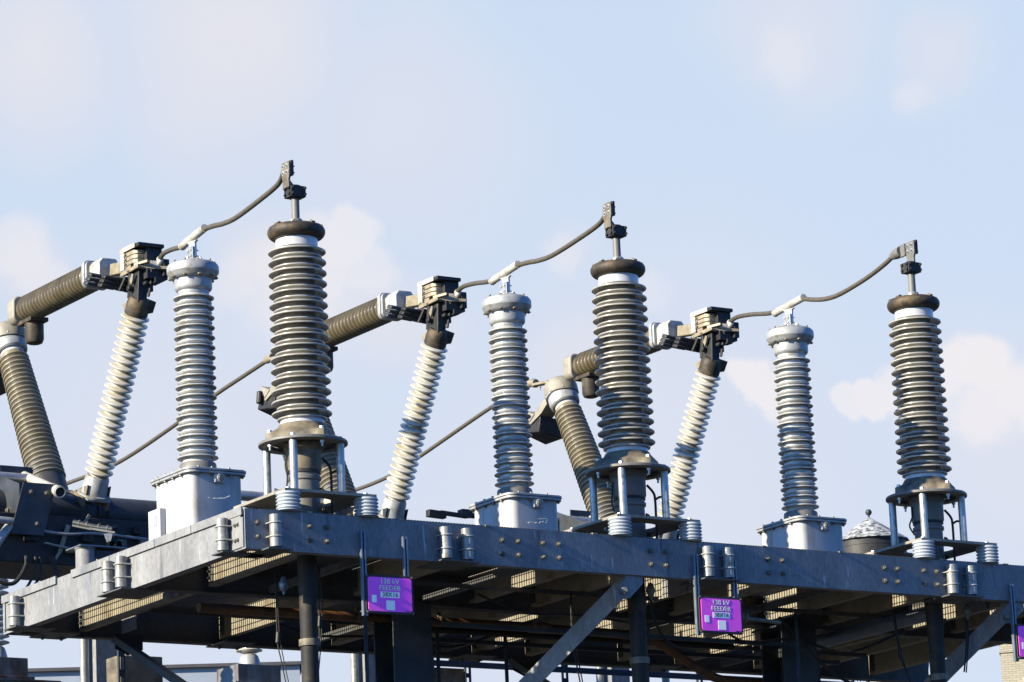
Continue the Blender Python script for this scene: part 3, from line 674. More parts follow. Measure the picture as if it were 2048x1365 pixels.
# ------------------------------------------------------------------ the platform
P = empty('steel_platform', (0, 0, 0), 'galvanised steel platform with a blue-grey front beam, sunlit left beam and grating deck', 'platform')
H = .352; XE = 11.2; YE = 4.76
def channel_x(y, x0, x1, z1, z0, face, name, mt, fl=.10, th=.012):
    """C-channel along x with its web at y and flanges on the far side (face=-1: web faces -y)"""
    m = MB(); s_ = -face
    ya, yb = (y, y + th) if s_ > 0 else (y - th, y)
    m.box(x0, x1, ya, yb, z0, z1)
    fa, fb = (y + th, y + fl) if s_ > 0 else (y - fl, y - th)
    m.box(x0, x1, fa, fb, z1 - th, z1); m.box(x0, x1, fa, fb, z0, z0 + th)
    return m.build(name, mt, P, smooth=False)
def channel_y(x, y0, y1, z1, z0, face, name, mt, fl=.10, th=.012):
    m = MB(); s_ = -face
    xa, xb = (x, x + th) if s_ > 0 else (x - th, x)
    m.box(xa, xb, y0, y1, z0, z1)
    fa, fb = (x + th, x + fl) if s_ > 0 else (x - fl, x - th)
    m.box(fa, fb, y0, y1, z1 - th, z1); m.box(fa, fb, y0, y1, z0, z0 + th)
    return m.build(name, mt, P, smooth=False)
fb_ = channel_x(0, 0.002, XE, -.002, -H, -1, 'front_beam', GALV)
lb_ = channel_y(0, .10, YE, -.002, -H, -1, 'side_beam', GALV)
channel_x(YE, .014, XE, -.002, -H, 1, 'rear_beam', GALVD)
# a thin kerb strip on top of the left beam, in lengths
for y0, y1 in ((.02, .93), (.94, 1.62), (1.63, 2.5), (2.51, 3.28), (3.60, YE)):
    m = MB(); m.box(-.02, -.004, y0, y1, -.055, .018); m.build('kerb_strip', GALV, P, smooth=False)
# end splice plate at the corner on the left beam
m = MB(); m.prism([(.012, -.335), (.30, -.335), (.30, -.045), (.05, -.045), (.05, -.075), (.012, -.075)], (-.0125, 0, 0), (0, 1, 0), (0, 0, 1), (.012, 0, 0)); m.build('splice_plate', GALV, P, smooth=False)
m = MB(); m.prism([(0, -.33), (.04, -.33), (.04, -.045), (0, -.045)], (-.0125, 4.70, 0), (0, 1, 0), (0, 0, 1), (.012, 0, 0)); m.build('splice_plate', GALV, P, smooth=False)
bt = None
for y in (.10, .145):
    for z in (-.13, -.265):
        MB().bolt((-.0127, y, z), (-1, 0, 0), .013, .012, True, .01).build('bolt', BOLT, lb_)
for x in (.12, .641, .811, 2.62, 2.79, 3.055 + 0, 3.225, 4.226, 4.393, 5.555, 5.722, 6.922, 7.078, 7.397, 7.555, 9.1, 9.27):
    for z in (-.118, -.243):
        if bt is None: bt = MB().bolt((0, 0, 0), (0, -1, 0), .019, .024, True, .020).build('bolt', BOLT, fb_, loc=(x, -.0005, z))
        else:
            c = inst(bt, (x, -.0005, z), fb_); c.rotation_euler = (0, random.uniform(0, 1), 0)
# pipe stubs held by U-bolts, on shelf plates
def stub(x, y, face, split):
    m = MB(); r = .053; zt = -.052; zb = -.335
    m.lathe([(r - .006, zb), (r, zb + .002), (r, zt - .002), (r - .006, zt), (r - .008, zt - .02), (0, zt - .02)], n=32)
    st = m.build('pipe_stub', PIPE, P, loc=(x, y, 0))
    for z in (-.125, -.245):
        m = MB(); pts = []
        rr = r + .006
        if face == 'y':
            pts = [(-rr, .075, z)] + [(-rr * math.cos(a), -rr * math.sin(a), z) for a in [math.pi * i / 10 for i in range(11)]] + [(rr, .075, z)]
        else:
            pts = [(.075, rr, z)] + [(-rr * math.sin(a), rr * math.cos(a), z) for a in [math.pi * i / 10 for i in range(11)]] + [(.075, -rr, z)]
        m.tube(pts, .007, 8, 0); m.build('u_bolt', BRIGHT, st)
    return st
for x in (.268, 1.99, 2.215, 4.83, 5.055, 7.695, 7.925, 10.5): stub(x, -.063, 'y', 1)
for y in (.262, 2.17, 2.43, 4.36): stub(-.077, y, 'x', 1)
def shelf(x0, x1, y0, y1): MB().box(x0, x1, y0, y1, -.352 - .012, -.3525).build('shelf_plate', GALVD, P, smooth=False)
for x0, x1 in ((.16, .40), (1.9, 2.31), (4.74, 5.15), (7.6, 8.02)): shelf(x0, x1, -.125, .3)
for y0, y1 in ((.16, .36), (2.06, 2.54), (4.22, 4.48)): shelf(-.135, .3, y0, y1)
# joists and middle beam
JX = (.75, 2.28, 3.55, 4.24, 5.2, 5.85, 7.0, 7.72, 8.75, 9.35, 10.3)
for x in JX: 
    channel_y(x, .11, 2.05, -.05, -.30, -1, 'joist', JOIST, .08, .010)
    channel_y(x, 2.19, YE - .11, -.05, -.30, -1, 'joist', JOIST, .08, .010)
cl0 = None
for x in JX:
    for y in (.125, 1.96, 2.20, YE - .21):
        if cl0 is None:
            m = MB(); m.box(-.009, -.0005, 0, .075, -.27, -.07)
            for z in (-.11, -.17, -.23): m.bolt((-.009, .035, z), (-1, 0, 0), .013, .016)
            cl0 = m.build('joist_clip', GALVD, P, smooth=False, loc=(x, y, 0))
        else: inst(cl0, (x, y, 0), P)
for x, y0, y1 in ((1.35, .15, 2.0), (3.0, .15, 2.0), (4.75, 2.25, 4.5), (6.45, .15, 2.0), (8.2, 2.25, 4.5), (3.2, 2.25, 4.5)):
    m = MB(); m.box(x, x + .008, y0, y1, -.33, -.27); m.box(x + .008, x + .06, y0, y1, -.33, -.322); m.build('support_angle', GALVD, P, smooth=False)
for y, x0, x1 in ((1.15, 2.3, 5.1), (3.25, .8, 4.2), (3.4, 5.3, 9.3), (1.3, 5.9, 8.7)):
    m = MB(); m.box(x0, x1, y, y + .007, -.345, -.302); m.box(x0, x1, y + .007, y + .05, -.309, -.302); m.build('stringer_angle', GALVD, P, smooth=False)
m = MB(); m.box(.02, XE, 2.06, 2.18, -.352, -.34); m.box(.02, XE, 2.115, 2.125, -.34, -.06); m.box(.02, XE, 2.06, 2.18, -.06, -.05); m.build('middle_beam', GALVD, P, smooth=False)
for x, y, w, h in ((.70, 2.5, .30, .25), (1.2, 4.3, .3, .2), (3.1, .5, .3, .26), (5.2, .8, .4, .26), (8.74, .7, .3, .26)):
    m = MB(); m.prism([(0, -.31), (w, -.31), (w, -.31 + h), (w * .3, -.31 + h), (0, -.31 + h * .6)], (x - .02, y, 0), (0, 1, 0), (0, 0, 1), (.01, 0, 0)); m.build('gusset', GALV, P, smooth=False)
for x0 in (.28, 2.2, 5.0, 7.3):
    m = MB(); m.box(x0, x0 + .36, YE - .35, YE + .03, -.366, -.353); m.bolt((x0 + .08, YE - .1, -.366), (0, 0, -1), .02, .02); m.bolt((x0 + .28, YE - .1, -.366), (0, 0, -1), .02, .02); m.build('rear_shelf_plate', GALVD, P, smooth=False)
# grating: bearing bars along x, cross rods along y
holes = [(.837 + S * k, .404, .27) for k in range(4)] 
m = MB(); y = .13
while y < YE - .12:
    segs = [(.02, XE - .05)]
    for hx, hy, hr in holes:
        if abs(y - hy) < hr:
            ns = []
            for a, b in segs:
                if a < hx - hr and b > hx + hr: ns += [(a, hx - hr), (hx + hr, b)]
                elif b <= hx - hr or a >= hx + hr: ns.append((a, b))
                elif a < hx - hr: ns.append((a, hx - hr))
                elif b > hx + hr: ns.append((hx + hr, b))
            segs = ns
    for a, b in segs: m.box(a, b, y, y + .014, -.046, -.016)
    y += .041
x = .13
while x < XE:
    seg = [(.12, YE - .12)]
    for hx, hy, hr in holes:
        if abs(x - hx) < hr: seg = [(hy + hr, YE - .12)]
    for a, b in seg: m.box(x - .003, x + .003, a, b, -.022, -.0145)
    x += .158
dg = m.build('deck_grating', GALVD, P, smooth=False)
# solid plates added under the grating to keep sunlight off parts of the joists
WIN = {2.28: [(3.5, 4.4)], 3.55: [(.9, 1.3)], 4.24: [(3.3, 4.0), (.5, .95)], 5.2: [(1.1, 2.0), (3.4, 4.2)], 5.85: [(.6, 1.05), (2.9, 3.8)], 7.0: [(1.5, 2.0), (3.0, 3.6)],
       7.72: [(.35, .9), (3.2, 4.0)], 8.75: [(1.2, 1.9), (3.6, 4.2)], 9.35: [(.8, 1.4)], 10.3: []}
pj = .75
for xj, win in WIN.items():
    y = .12; x0 = max(pj + .02, xj - .85)
    for a, b in win + [(YE - .12, YE)]:
        if a - y > .05:
            if any(abs(xj - .4 - hx) < .6 for hx, hy, hr in holes) and y < .2: y = .72
            if a - y > .05: MB().box(x0, xj - .02, y, a, -.0545, -.0475).build('sun_blocking_plate', GALVD, P, smooth=False)
        y = b
    pj = xj
# toothed edge strip of the grating along the front beam, and hold-down clips
m = MB(); x = .2
while x < XE: m.box(x, x + .012, .002, .03, -.002, .0065); x += .0315
m.box(.15, XE, .004, .028, -.002, .0035); m.build('grating_edge', GALVD, P, smooth=False)
for x in (.62, 1.55, 2.45, 3.6, 4.75, 5.5, 6.4, 7.6, 8.4):
    m = MB(); m.box(x, x + .05, -.006, .03, -.006, .012); m.build('hold_down_clip', TAN, P, smooth=False)
# columns
def column(x, y, w, d, m_=None, nm='column'):
    m = MB(); th = .02
    m.box(x - w / 2, x + w / 2, y - d / 2, y - d / 2 + th, GZ, -.37); m.box(x - w / 2, x + w / 2, y + d / 2 - th, y + d / 2, GZ, -.37); m.box(x - .01, x + .01, y - d / 2 + th, y + d / 2 - th, GZ, -.37)
    m.box(x - w * .7, x + w * .7, y - d * .6, y + d * .6, -.372, -.354)
    return m.build(nm, m_ or STEELD, P, smooth=False)
column(2.84, 2.12, .42, .36); column(7.33, 2.12, .42, .36); column(11.0, 2.12, .42, .36)
# knee braces
def brace(a, b, w, normal, nm='brace', m_=None):
    a = V(a); b = V(b); d = (b - a).normalized(); n = V(normal); n = (n - d * n.dot(d)).normalized(); s_ = d.cross(n)
    m = MB(); m.bar(a, b, w, .012, s_); 
    e = s_ * (w / 2 - .006)
    m.bar(a + e - n * .03, b + e - n * .03, .012, .05, s_)
    return m.build(nm, m_ or GALV, P, smooth=False)
brace((4.06, .06, -.36), (2.93, 1.98, -2.1), .17, (-.87, -.48, 0)); brace((8.54, .06, -.36), (7.42, 1.98, -2.1), .17, (-.87, -.48, 0))
brace((1.05, 4.42, -.38), (2.75, 2.28, -2.4), .20, (.6, -.8, 0), m_=STEELD); brace((5.55, 4.42, -.38), (7.24, 2.28, -2.4), .18, (.6, -.8, 0), m_=STEELD)  # dark steel on both rear braces stands in for the shadow on them
for x in (3.98, 8.46):
    m = MB(); m.prism([(0, -.353), (.17, -.353), (.17, -.42), (.02, -.56), (-.12, -.58), (-.12, -.50)], (x, .03, 0), (1, 0, 0), (0, 0, 1), (0, .012, 0)); m.build('brace_gusset', GALV, P, smooth=False)
    m = MB(); m.lathe([(.035, 0), (.035, .06), (.028, .065)], (x - .04, .03, -.50), (-.5, -.8, -.1), 8); m.build('brace_bolt', BOLT, P)
for x in (.98, 5.50):
    m = MB(); m.prism([(0, -.353), (.30, -.353), (.30, -.5), (.14, -.56), (0, -.50)], (x, 4.36, 0), (1, 0, 0), (0, 0, 1), (0, .014, 0)); m.build('brace_gusset', STEELD, P, smooth=False)

# ------------------------------------------------------------------ power cables below each termination
for k in range(3):
    lab = ['thick black power cable dropping below the tallest termination, left of the first purple sign',
           'thick black power cable dropping below the middle termination, beside the near diagonal brace',
           'thick black power cable dropping below the far right termination'][k]
    t = empty('power_cable', (.837 + S * k, .404, 0), lab, 'power cable', 'power cables dropping through the deck')
    m = MB(); m.lathe([(.10, GZ), (.078, GZ + .3), (.078, -.62), (.085, -.60), (.085, -.30), (.095, -.28), (.095, .0)], n=32); m.build('cable_jacket', RUBBER, t)
    m = MB(); m.lathe([(.092, -1.10), (.092, -1.04)], n=32); m.build('cable_clamp', CASTB, t)

# rusty conduit under the deck
t = empty('rusty_conduit', (0, 2.3, -.43), 'long rusty orange pipe running under the deck and bending down at the right', 'pipe')
m = MB(); m.tube([(.78, 0, -.02), (1.9, 0, -.02), (3.4, 0, -.02), (4.6, 0, -.015)], .045, 18, 6); m.build('pipe', RUST, t)
m = MB(); m.tube([(4.5, .15, .0), (5.2, .15, -.0), (5.75, .15, -.02), (6.0, .15, -.08), (6.35, .15, -.26), (6.7, .15, -.40), (7.2, .15, -.42)], .045, 18, 8); m.build('bent_pipe', RUST, t)
for x in (4.38, 4.5): MB().lathe([(.056, 0), (.056, .05)], (x, 0, -.018), (1, 0, 0), 20).build('pipe_coupling', CASTB, t)
for x in (2.45, 3.35, 5.0): yy = .0 if x < 4.5 else .15; MB().lathe([(.052, 0), (.052, .02)], (x, yy, -.015), (1, 0, 0), 20).bar((x + .01, yy, .03), (x + .01, yy, .08), .03, .02).build('pipe_hanger', CASTB, t)
t = tag(MB().tube([(0, 0, 0), (3.9, 0, .0)], .035, 14, 0).build('dark_conduit', RUBBER, loc=(3.2, 2.75, -.44)), 'dark straight conduit under the deck behind the first sign', 'pipe')
# transverse dark duct beneath the right part
t = tag(MB().cyl((0, 0, 0), (0, 2.5, 0), .07, n=28).build('steel_duct', STRUT, loc=(7.95, .6, -.40)), 'blue-grey round duct under the deck at the right', 'duct')

# hanging wires under the deck
def hang(name, lab, pts, r, extra=None):
    o = V(pts[0]); t = empty(name, o, lab, 'hanging wire', 'wires hanging under the deck')
    m = MB()
    P0 = [V(p) - o for p in pts]
    m.tube(P0, r, 6, 6)
    if len(P0) > 2: m.tube([P0[0] + V((.012, 0, 0)), P0[1] + V((.04, .02, -.01)), P0[-1] + V((.05, .03, 0))], r * .8, 6, 6)
    m.build('wire', RUBBER, t)
    m = MB(); m.lathe([(.012, 0), (.02, .01), (.02, .10), (.012, .11)], P0[1] - V((0, 0, .05)), (0.1, 0, 1), 10); m.build('turnbuckle', BLACK, t)
hang('hanging_wire', 'thin hanging wires with shackles just right of the leftmost power cable', [(1.0, .5, -.36), (1.0, .5, -.86), (.98, .5, -1.1), (.86, .48, -1.35), (.80, .4, -1.9)], .007)
hang('hanging_wire', 'thin hanging wire left of the leftmost power cable', [(.80, .9, -.36), (.80, .9, -.95), (.82, .88, -1.15), (.88, .86, -1.5)], .006)
hang('hanging_wire', 'thin wires and shackle hanging left of the middle power cable', [(4.0, 1.0, -.36), (4.0, 1.0, -.80), (4.03, .98, -1.1), (4.12, .95, -1.7)], .008)
hang('hanging_wire', 'thin wire slanting down right of the middle power cable', [(4.75, .8, -.36), (4.70, .8, -.72), (4.62, .8, -1.1), (4.5, .8, -1.5)], .007)
hang('hanging_wire', 'thin split hanging wire left of the far right power cable', [(7.55, .7, -.36), (7.6, .7, -.8), (7.68, .7, -1.0), (7.75, .68, -1.3)], .009)
hang('hanging_wire', 'thin hanging wire between the far right power cable and the right diagonal brace', [(8.2, .4, -.36), (8.2, .4, -.62), (8.18, .4, -.8), (8.14, .4, -1.0)], .009)
t = tag(MB().tube([(0, 0, 0), (.35, .1, -.22), (.62, .15, -.42), (.95, .2, -.56), (1.3, .2, -.58)], .016, 8, 8).build('drooping_hose', RUBBER, loc=(6.55, 1.2, -.42)), 'black hose drooping in a curve under the deck, right of the second sign', 'hose')
t = tag(MB().tube([(0, 0, 0), (.12, .1, -.25), (.35, .2, -.42), (.7, .3, -.46)], .014, 8, 8).build('drooping_hose', RUBBER, loc=(4.62, .6, -.40)), 'black hose curving under the deck between the middle power cable and the second sign', 'hose')
for lab, x, y, z in (('small dark bulb fitting hanging left of the leftmost power cable', .72, .62, -.52), ('small dark bulb fitting under the front beam right of the near brace', 4.42, .3, -.42), ('small dark bulb fitting under the beam at the far right pipe stubs', 8.15, .3, -.42)):
    t = tag(MB().lathe([(.008, .07), (.02, .06), (.038, .02), (.042, -.01), (.03, -.05), (.012, -.07), (.01, -.09)], n=18).build('hanging_fitting', CASTB if x > 1 else STRUT, loc=(x, y, z)), lab, 'fitting', 'small fittings hanging under the deck')

t = empty('hanger_frame', (0, 0, 0), 'dark vertical hangers and thin rails hanging below the middle of the deck', 'frame')
for x, y, zb in ((1.95, 1.3, -2.2), (3.52, 2.6, -2.6), (4.55, 3.0, -2.6), (5.15, 1.6, -2.4), (6.15, 2.9, -2.6), (6.75, 1.2, -2.4), (8.05, 2.6, -2.6)):
    m = MB(); m.box(x - .02, x + .02, y, y + .006, zb, -.345); m.box(x + .014, x + .02, y + .006, y + .035, zb, -.345)
    m.build('hanger', STEELD, t, smooth=False)
for y, z, x0, x1 in ((1.62, -.62, 3.0, 7.2), (2.95, -.52, 3.0, 8.6)):
    m = MB(); m.box(x0, x1, y, y + .006, z, z + .04); m.box(x0, x1, y + .006, y + .03, z, z + .006); m.build('rail', STEELD, t, smooth=False)
m = MB(); m.tube([(3.1, 1.2, -.38), (3.6, 1.2, -.52), (4.3, 1.3, -.50), (5.0, 1.2, -.56), (5.6, 1.3, -.45)], .012, 8)
m.build('tray_cable', RUBBER, t); m = MB()
m.tube([(5.9, 1.5, -.38), (6.4, 1.6, -.60), (7.0, 1.6, -.55), (7.6, 1.5, -.66), (8.3, 1.5, -.42)], .014, 8)
m.build('tray_cable', RUBBER, t); m = MB()
m.tube([(2.2, 3.4, -.34), (2.6, 3.3, -.46), (3.3, 3.3, -.44), (4.0, 3.2, -.52), (4.6, 3.3, -.36)], .012, 8); m.build('tray_cable', RUBBER, t)

# ------------------------------------------------------------------ signs
def text_mesh(s, size, off=0.0, ext=.0007, font=None):
    cu = bpy.data.curves.new('txt', 'FONT'); cu.body = s; cu.size = size; cu.extrude = ext; cu.offset = off
    cu.align_x = 'CENTER'; cu.align_y = 'CENTER'; cu.space_character = 1.05
    o = bpy.data.objects.new('txt', cu); C.objects.link(o)
    dgp = bpy.context.evaluated_depsgraph_get(); me = bpy.data.meshes.new_from_object(o.evaluated_get(dgp))
    bpy.data.objects.remove(o); return me
TX = {}
def txt(s, size, off, m_, parent, x, z, y, nm):
    key = (s, size, off, m_.name)
    if key not in TX:
        me = text_mesh(s, size, off); me.materials.clear(); me.materials.append(m_); TX[key] = me
    o = bpy.data.objects.new(nm, TX[key]); C.objects.link(o); o.parent = parent
    o.rotation_euler = (R(90), 0, 0); o.location = (x, y, z); return o
def make_sign(x, z, lab, tilt=0.0, w=.475, h=.345):
    t = empty('feeder_sign', (x, -.085, z), lab, 'sign', 'purple feeder signs hung from the front beam')
    m = MB()
    m.prism(rrect(w / 2, h / 2, .02, 3), (0, 0, 0), (1, 0, 0), (0, 0, 1), (0, .012, 0)); fr = m.build('frame', SIGNFR, t, smooth=False, bevel=.003)
    pw, ph, c = w / 2 - .022, h / 2 - .022, .016
    m = MB(); m.prism([(-pw + c, -ph), (pw - c, -ph), (pw, -ph + c), (pw, ph - c), (pw - c, ph), (-pw + c, ph), (-pw, ph - c), (-pw, -ph + c)], (0, -.005, 0), (1, 0, 0), (0, 0, 1), (0, .0045, 0))
    fc = m.build('sign_face', PURPLE, t, smooth=False)
    for sx in (-1, 1):
        for sz in (-1, 1): MB().bolt((sx * (w / 2 - .014), 0, sz * (h / 2 - .014)), (0, -1, 0), .007, .005).build('rivet', BOLT, fr)
    for s_, z_, sz in (('138 kV', .114, .064), ('FEEDER', .056, .062)):
        txt(s_, sz, .0016, SIGNOUT, fc, 0.001, z_ - .0005, -.0052, 'lettering_outline'); txt(s_, sz, .0004, SIGNTXT, fc, 0.0, z_, -.0064, 'lettering')
    m = MB(); m.box(-.094, .094, -.0068, -.0053, -.028, .024); lp = m.build('number_plate', SIGNWH, fc, smooth=False, bevel=.002)
    txt('38X16', .056, .0003, SIGNBK, fc, 0.0, -.0015, -.0073, 'number_lettering')
    m = MB(); m.box(-.04, .045, -.0068, -.0053, -.137, -.052); m.build('blank_label', SIGNWH, fc, smooth=False, bevel=.003)
    m = MB(); m.box(-.182, -.135, -.0068, -.0053, -.075, -.010); m.build('blank_label', SIGNWH, fc, smooth=False, bevel=.003)
    m = MB(); 
    for i in range(6): m.box(.15 + i * .0075, .1555 + i * .0075, -.0062, -.0052, -.147, -.139)
    m.build('small_print', SIGNBK, fc, smooth=False)
    # two strut channels hanging from the beam
    for sx, top, bot in ((-1, .56 if x < 9 else .5, -.19), (1, .53 if x < 9 else .5, .165)):
        m = MB(); cx = sx * (w / 2 - .03) - .012
        cx = -.235 if sx < 0 else .185
        m.box(cx - .022, cx - .015, .014, .05, bot, top); m.box(cx + .015, cx + .022, .014, .05, bot, top); m.box(cx - .015, cx + .015, .044, .05, bot, top)
        m.box(cx - .015, cx - .008, .014, .018, bot, top); m.box(cx + .008, cx + .015, .014, .018, bot, top)
        o = m.build('strut_channel', STRUT, t, smooth=False)
        m = MB()
        for i in range(3): m.box(cx - .007, cx + .007, .0425, .0438, top - .30 - .1 * i, top - .26 - .1 * i)
        m.build('channel_slots', BLACK, o, smooth=False)
    t.rotation_euler = (0, R(tilt), R(-2.5))
    return t
make_sign(1.378, -.695, 'purple 138 kV FEEDER sign hanging left, below the tallest termination', 0)
make_sign(4.925, -.69, 'purple 138 kV FEEDER sign hanging between the two diagonal braces', .3)
make_sign(8.665, -.76, 'purple sign cut off by the right edge of the photo', 0)
# brown insulating spool at the second sign
t = tag(MB().lathe([(.02, 0), (.045, .01), (.045, .03), (.03, .04), (.03, .08), (.045, .09), (.045, .11), (.02, .12), (.018, .5), (0, .5)], (0, 0, 0), (1, 0, -.05), 24).build('insulator_spool', CASTB, loc=(5.25, .12, -.66)), 'small brown grooved spool beside the right edge of the second purple sign', 'spool')

# ------------------------------------------------------------------ slotted rack and rails below the deck, rear
t = empty('slotted_rail_rack', (4.75, 5.6, .13), 'dark slotted uprights and horizontal rails under the rear of the deck', 'rack')
for x in (.55, 1.0, 2.22, 3.97):
    m = MB(); zt = -.30
    m.box(x - .035, x - .022, 0, .03, -3, zt); m.box(x + .022, x + .035, 0, .03, -3, zt)
    for i in range(18):
        z = zt - .02 - i * .15
        m.box(x - .022, x + .022, 0, .03, z - .045, z)
    m.build('slotted_upright', STEELD, t, smooth=False)
m = MB(); m.box(.5, 7.4, -.06, -.03, -.42, -.36); m.build('rail', STEELD, t, smooth=False)
m = MB(); m.box(.5, 7.4, -.06, -.03, -1.3, -1.23); m.build('rail', STEELD, t, smooth=False)
m = MB(); m.box(.6, .98, .04, .5, -2.3, -.42); m.build('back_panel', CASTB, t, smooth=False)
t = tag(MB().box(-.24, .24, 0, .3, -2, 0).build('control_cabinet', CASTB, loc=(1.91, 5.6, -.335), bevel=.01), 'brown cabinet below the deck at the left near the pale columns', 'cabinet')
t = empty('slotted_post', (1.64, 5.5, -.10), 'narrow dark slotted post right of the pale left column', 'post')
m = MB(); m.box(-.035, -.02, 0, .03, -3, 0); m.box(.02, .035, 0, .03, -3, 0)
for i in range(15): m.box(-.02, .02, 0, .03, -.07 - i * .2, -i * .2)
m.build('upright', STEELD, t, smooth=False)

# ------------------------------------------------------------------ rear post insulators on steel boxes
def post_insulator(x, y, z0, lab, n=9):
    t = empty('post_insulator', (x, y, z0), lab, 'post insulator', 'white post insulators behind the platform')
    pr = [(0, 0)] * 4
    for i in range(n):
        z = .165 + i * .067
        pr += [(.085, z - .025), (.11, z - .014), (.145, z - .006), (.150, z), (.145, z + .008), (.10, z + .022), (.085, z + .026)]
    pr += [(.085, .165 + n * .067)]
    MB().lathe(pr[4:], n=40).build('sheds', CREAM if x > 2 else PBLUE, t)
    MB().lathe([(.125, 0), (.12, .03), (.10, .10), (.08, .12)], n=40).build('base_cone', ALUW, t)
    m = MB(); m.box(-.27, .27, -.22, .27, -.22, -.02); m.box(-.33, .33, -.26, .32, -.255, -.221); m.build('base_box', RUSTB, t, smooth=False, bevel=.004)
    return t
post_insulator(1.95, 9.0, .16, 'white ribbed post insulator cut off at the left edge on a rusty box', 15)
post_insulator(5.04, 9.0, .22, 'white ribbed post insulator seen below the deck, left of the leftmost power cable', 6)
t = empty('rear_bus_frame', (0, 9.0, 0), 'rusty horizontal beam at the bottom left carrying the white post insulators', 'beam')
m = MB(); m.box(-2, 2.55, -.25, .25, -.35, -.115); m.box(-2, 2.58, -.28, .28, -.115, -.098); m.build('beam', RUSTB, t, smooth=False)
m = MB(); m.box(4.2, 5.7, -.25, .25, -.12, -.04); m.build('beam', RUSTB, t, smooth=False)
for x in (.8, 5.1): m = MB(); m.box(x - .12, x + .12, -.12, .12, GZ, -.36 if x < 1 else -.13); m.build('column', GALVD, t, smooth=False)

# ------------------------------------------------------------------ far background
CAMP = V((-16.76103476, -29.99462406, -6.66260017))
F_, YAW, PIT, ROL = 8118.9, .5784, .2301, -.0443
def cam_axes():
    F = V((math.cos(PIT) * math.sin(YAW), math.cos(PIT) * math.cos(YAW), math.sin(PIT)))
    Rr = F.cross(V((0, 0, 1))).normalized(); U = Rr.cross(F); c, s_ = math.cos(ROL), math.sin(ROL)
    return F, c * Rr + s_ * U, -s_ * Rr + c * U
FW, RT, UP = cam_axes()

def water_tank():
    t = empty('water_tank', (93.2, 134.0, 0), 'round tank with a patchy conical roof and ball finial, behind the right terminations', 'water tank')
    r = 1.62
    m = MB(); m.lathe([(1.80, 0), (1.80, .03), (.09, 1.12), (.06, 1.16), (0, 1.16)], (0, 0, 0), n=12); rf = m.build('roof', SHING, t, smooth=False)
    m = MB(); m.lathe([(.03, 1.14), (.05, 1.22), (.05, 1.26), (.11, 1.30), (.15, 1.38), (.15, 1.43), (.10, 1.52), (0, 1.55)], n=20); m.build('finial', STEELD, rf)
    m = MB(); m.lathe([(r, -4.2), (r, -.0)], n=40); 
    m.build('tank', BLACK, t)
    for z in (-.3, -1.2, -2.1, -3.0): MB().lathe([(r + .02, z), (r + .02, z + .05)], n=40).build('hoop', BLACK, t)
    m = MB(); m.lathe([(.45, -12), (.45, -4.2)], n=24); m.build('riser_pipe', RUSTB, t)
    for a in range(4):
        x, y = 1.3 * math.cos(a * 1.571 + .5), 1.3 * math.sin(a * 1.571 + .5); m = MB(); m.bar((x, y, -4.2), (x * 1.1, y * 1.1, -40), .12, .12); m.build('leg', STEELD, t, smooth=False)
    return t
WT = water_tank()
def place(o, px, py, dist):
    d = (FW * F_ + RT * (px - 1024) - UP * (py - 682.5)).normalized(); o.location = CAMP + d * dist
place(WT, 1741, 1086, 185)

def far_box(name, px0, px1, py, dist, depth, mt, lab, cat, roof=None):
    a = CAMP + (FW * F_ + RT * (px0 - 1024) - UP * (py - 682.5)).normalized() * dist
    b = CAMP + (FW * F_ + RT * (px1 - 1024) - UP * (py - 682.5)).normalized() * dist
    t = empty(name, (a.x, a.y, GZ), lab, cat)
    d = V((b.x - a.x, b.y - a.y, 0)); n = V((-d.y, d.x, 0)).normalized()
    if n.dot(FW) < 0: n = -n
    h = a.z - GZ
    m = MB(); m.prism([(0, 0), (1, 0), (1, h), (0, h)], (0, 0, 0), d, (0, 0, 1), n * depth); m.build('wall', mt, t, smooth=False)
    return t, d, n, h
t, d, n, h = far_box('low_building', -260, 600, 1354, 150, 14, BLDG, 'low grey flat-roofed building at the bottom left far behind', 'building')
m = MB(); m.prism([(-.01, h), (1.01, h), (1.01, h + .12), (-.01, h + .12)], n * -.2, d, (0, 0, 1), n * 14.4); m.build('roof', BROOF, t, smooth=False)
m = MB(); m.prism([(.45, h + .12), (.49, h + .12), (.49, h + .3), (.455, h + .3)], n * 2, d, (0, 0, 1), n * 3); m.build('roof_vent', BLDG, t, smooth=False)

# brick building, turned so that its corner shows
o = V((0, 0, 0)); t = empty('brick_building', (0, 0, GZ), 'buff brick building at the right edge behind the platform', 'building')
dd = (FW * F_ + RT * (1999 - 1024) - UP * (1283 - 682.5)).normalized(); pc = CAMP + dd * 120; hh = pc.z - GZ
t.location = (pc.x, pc.y, GZ); t.rotation_euler = (0, 0, R(-43))
m = MB(); m.box(0, 22, 0, 18, 0, hh); w_ = m.build('wall', BRICK, t, smooth=False)
m = MB(); m.box(-.04, 22.1, -.04, 18, hh - .35, hh - .28); m.box(-.06, 22.2, -.06, 18.1, hh, hh + .05); m.build('parapet', BRICK, t, smooth=False)
m = MB(); m.box(.62, 9, -.35, -.01, hh - 7, hh - 1.15); m.build('white_panel', WHITE, t, smooth=False)

# lattice tower, very thin and far
t = empty('lattice_tower', (0, 0, 0), 'faint thin crossed lattice members far away below the right part of the platform', 'tower')
place(t, 1815, 1400, 260)
m = MB(); d = V((RT.x, RT.y, 0)).normalized()
for a, b, w in (((-1.2, -1), (1.6, 4.2), .10), ((1.6, -1.4), (-.9, 4.4), .22), ((-3.6, -1), (-2.2, 4), .08), ((-2.2, -1), (-4.2, 4), .08), ((.9, -1), (1.9, 4.8), .1)):
    m.bar(d * a[0] + V((0, 0, a[1])), d * b[0] + V((0, 0, b[1])), w, w)
m.bar(d * -4 + V((0, 0, 4)), d * 2 + V((0, 0, 4.4)), .2, .2); m.build('lattice', BLDG, t, smooth=False)

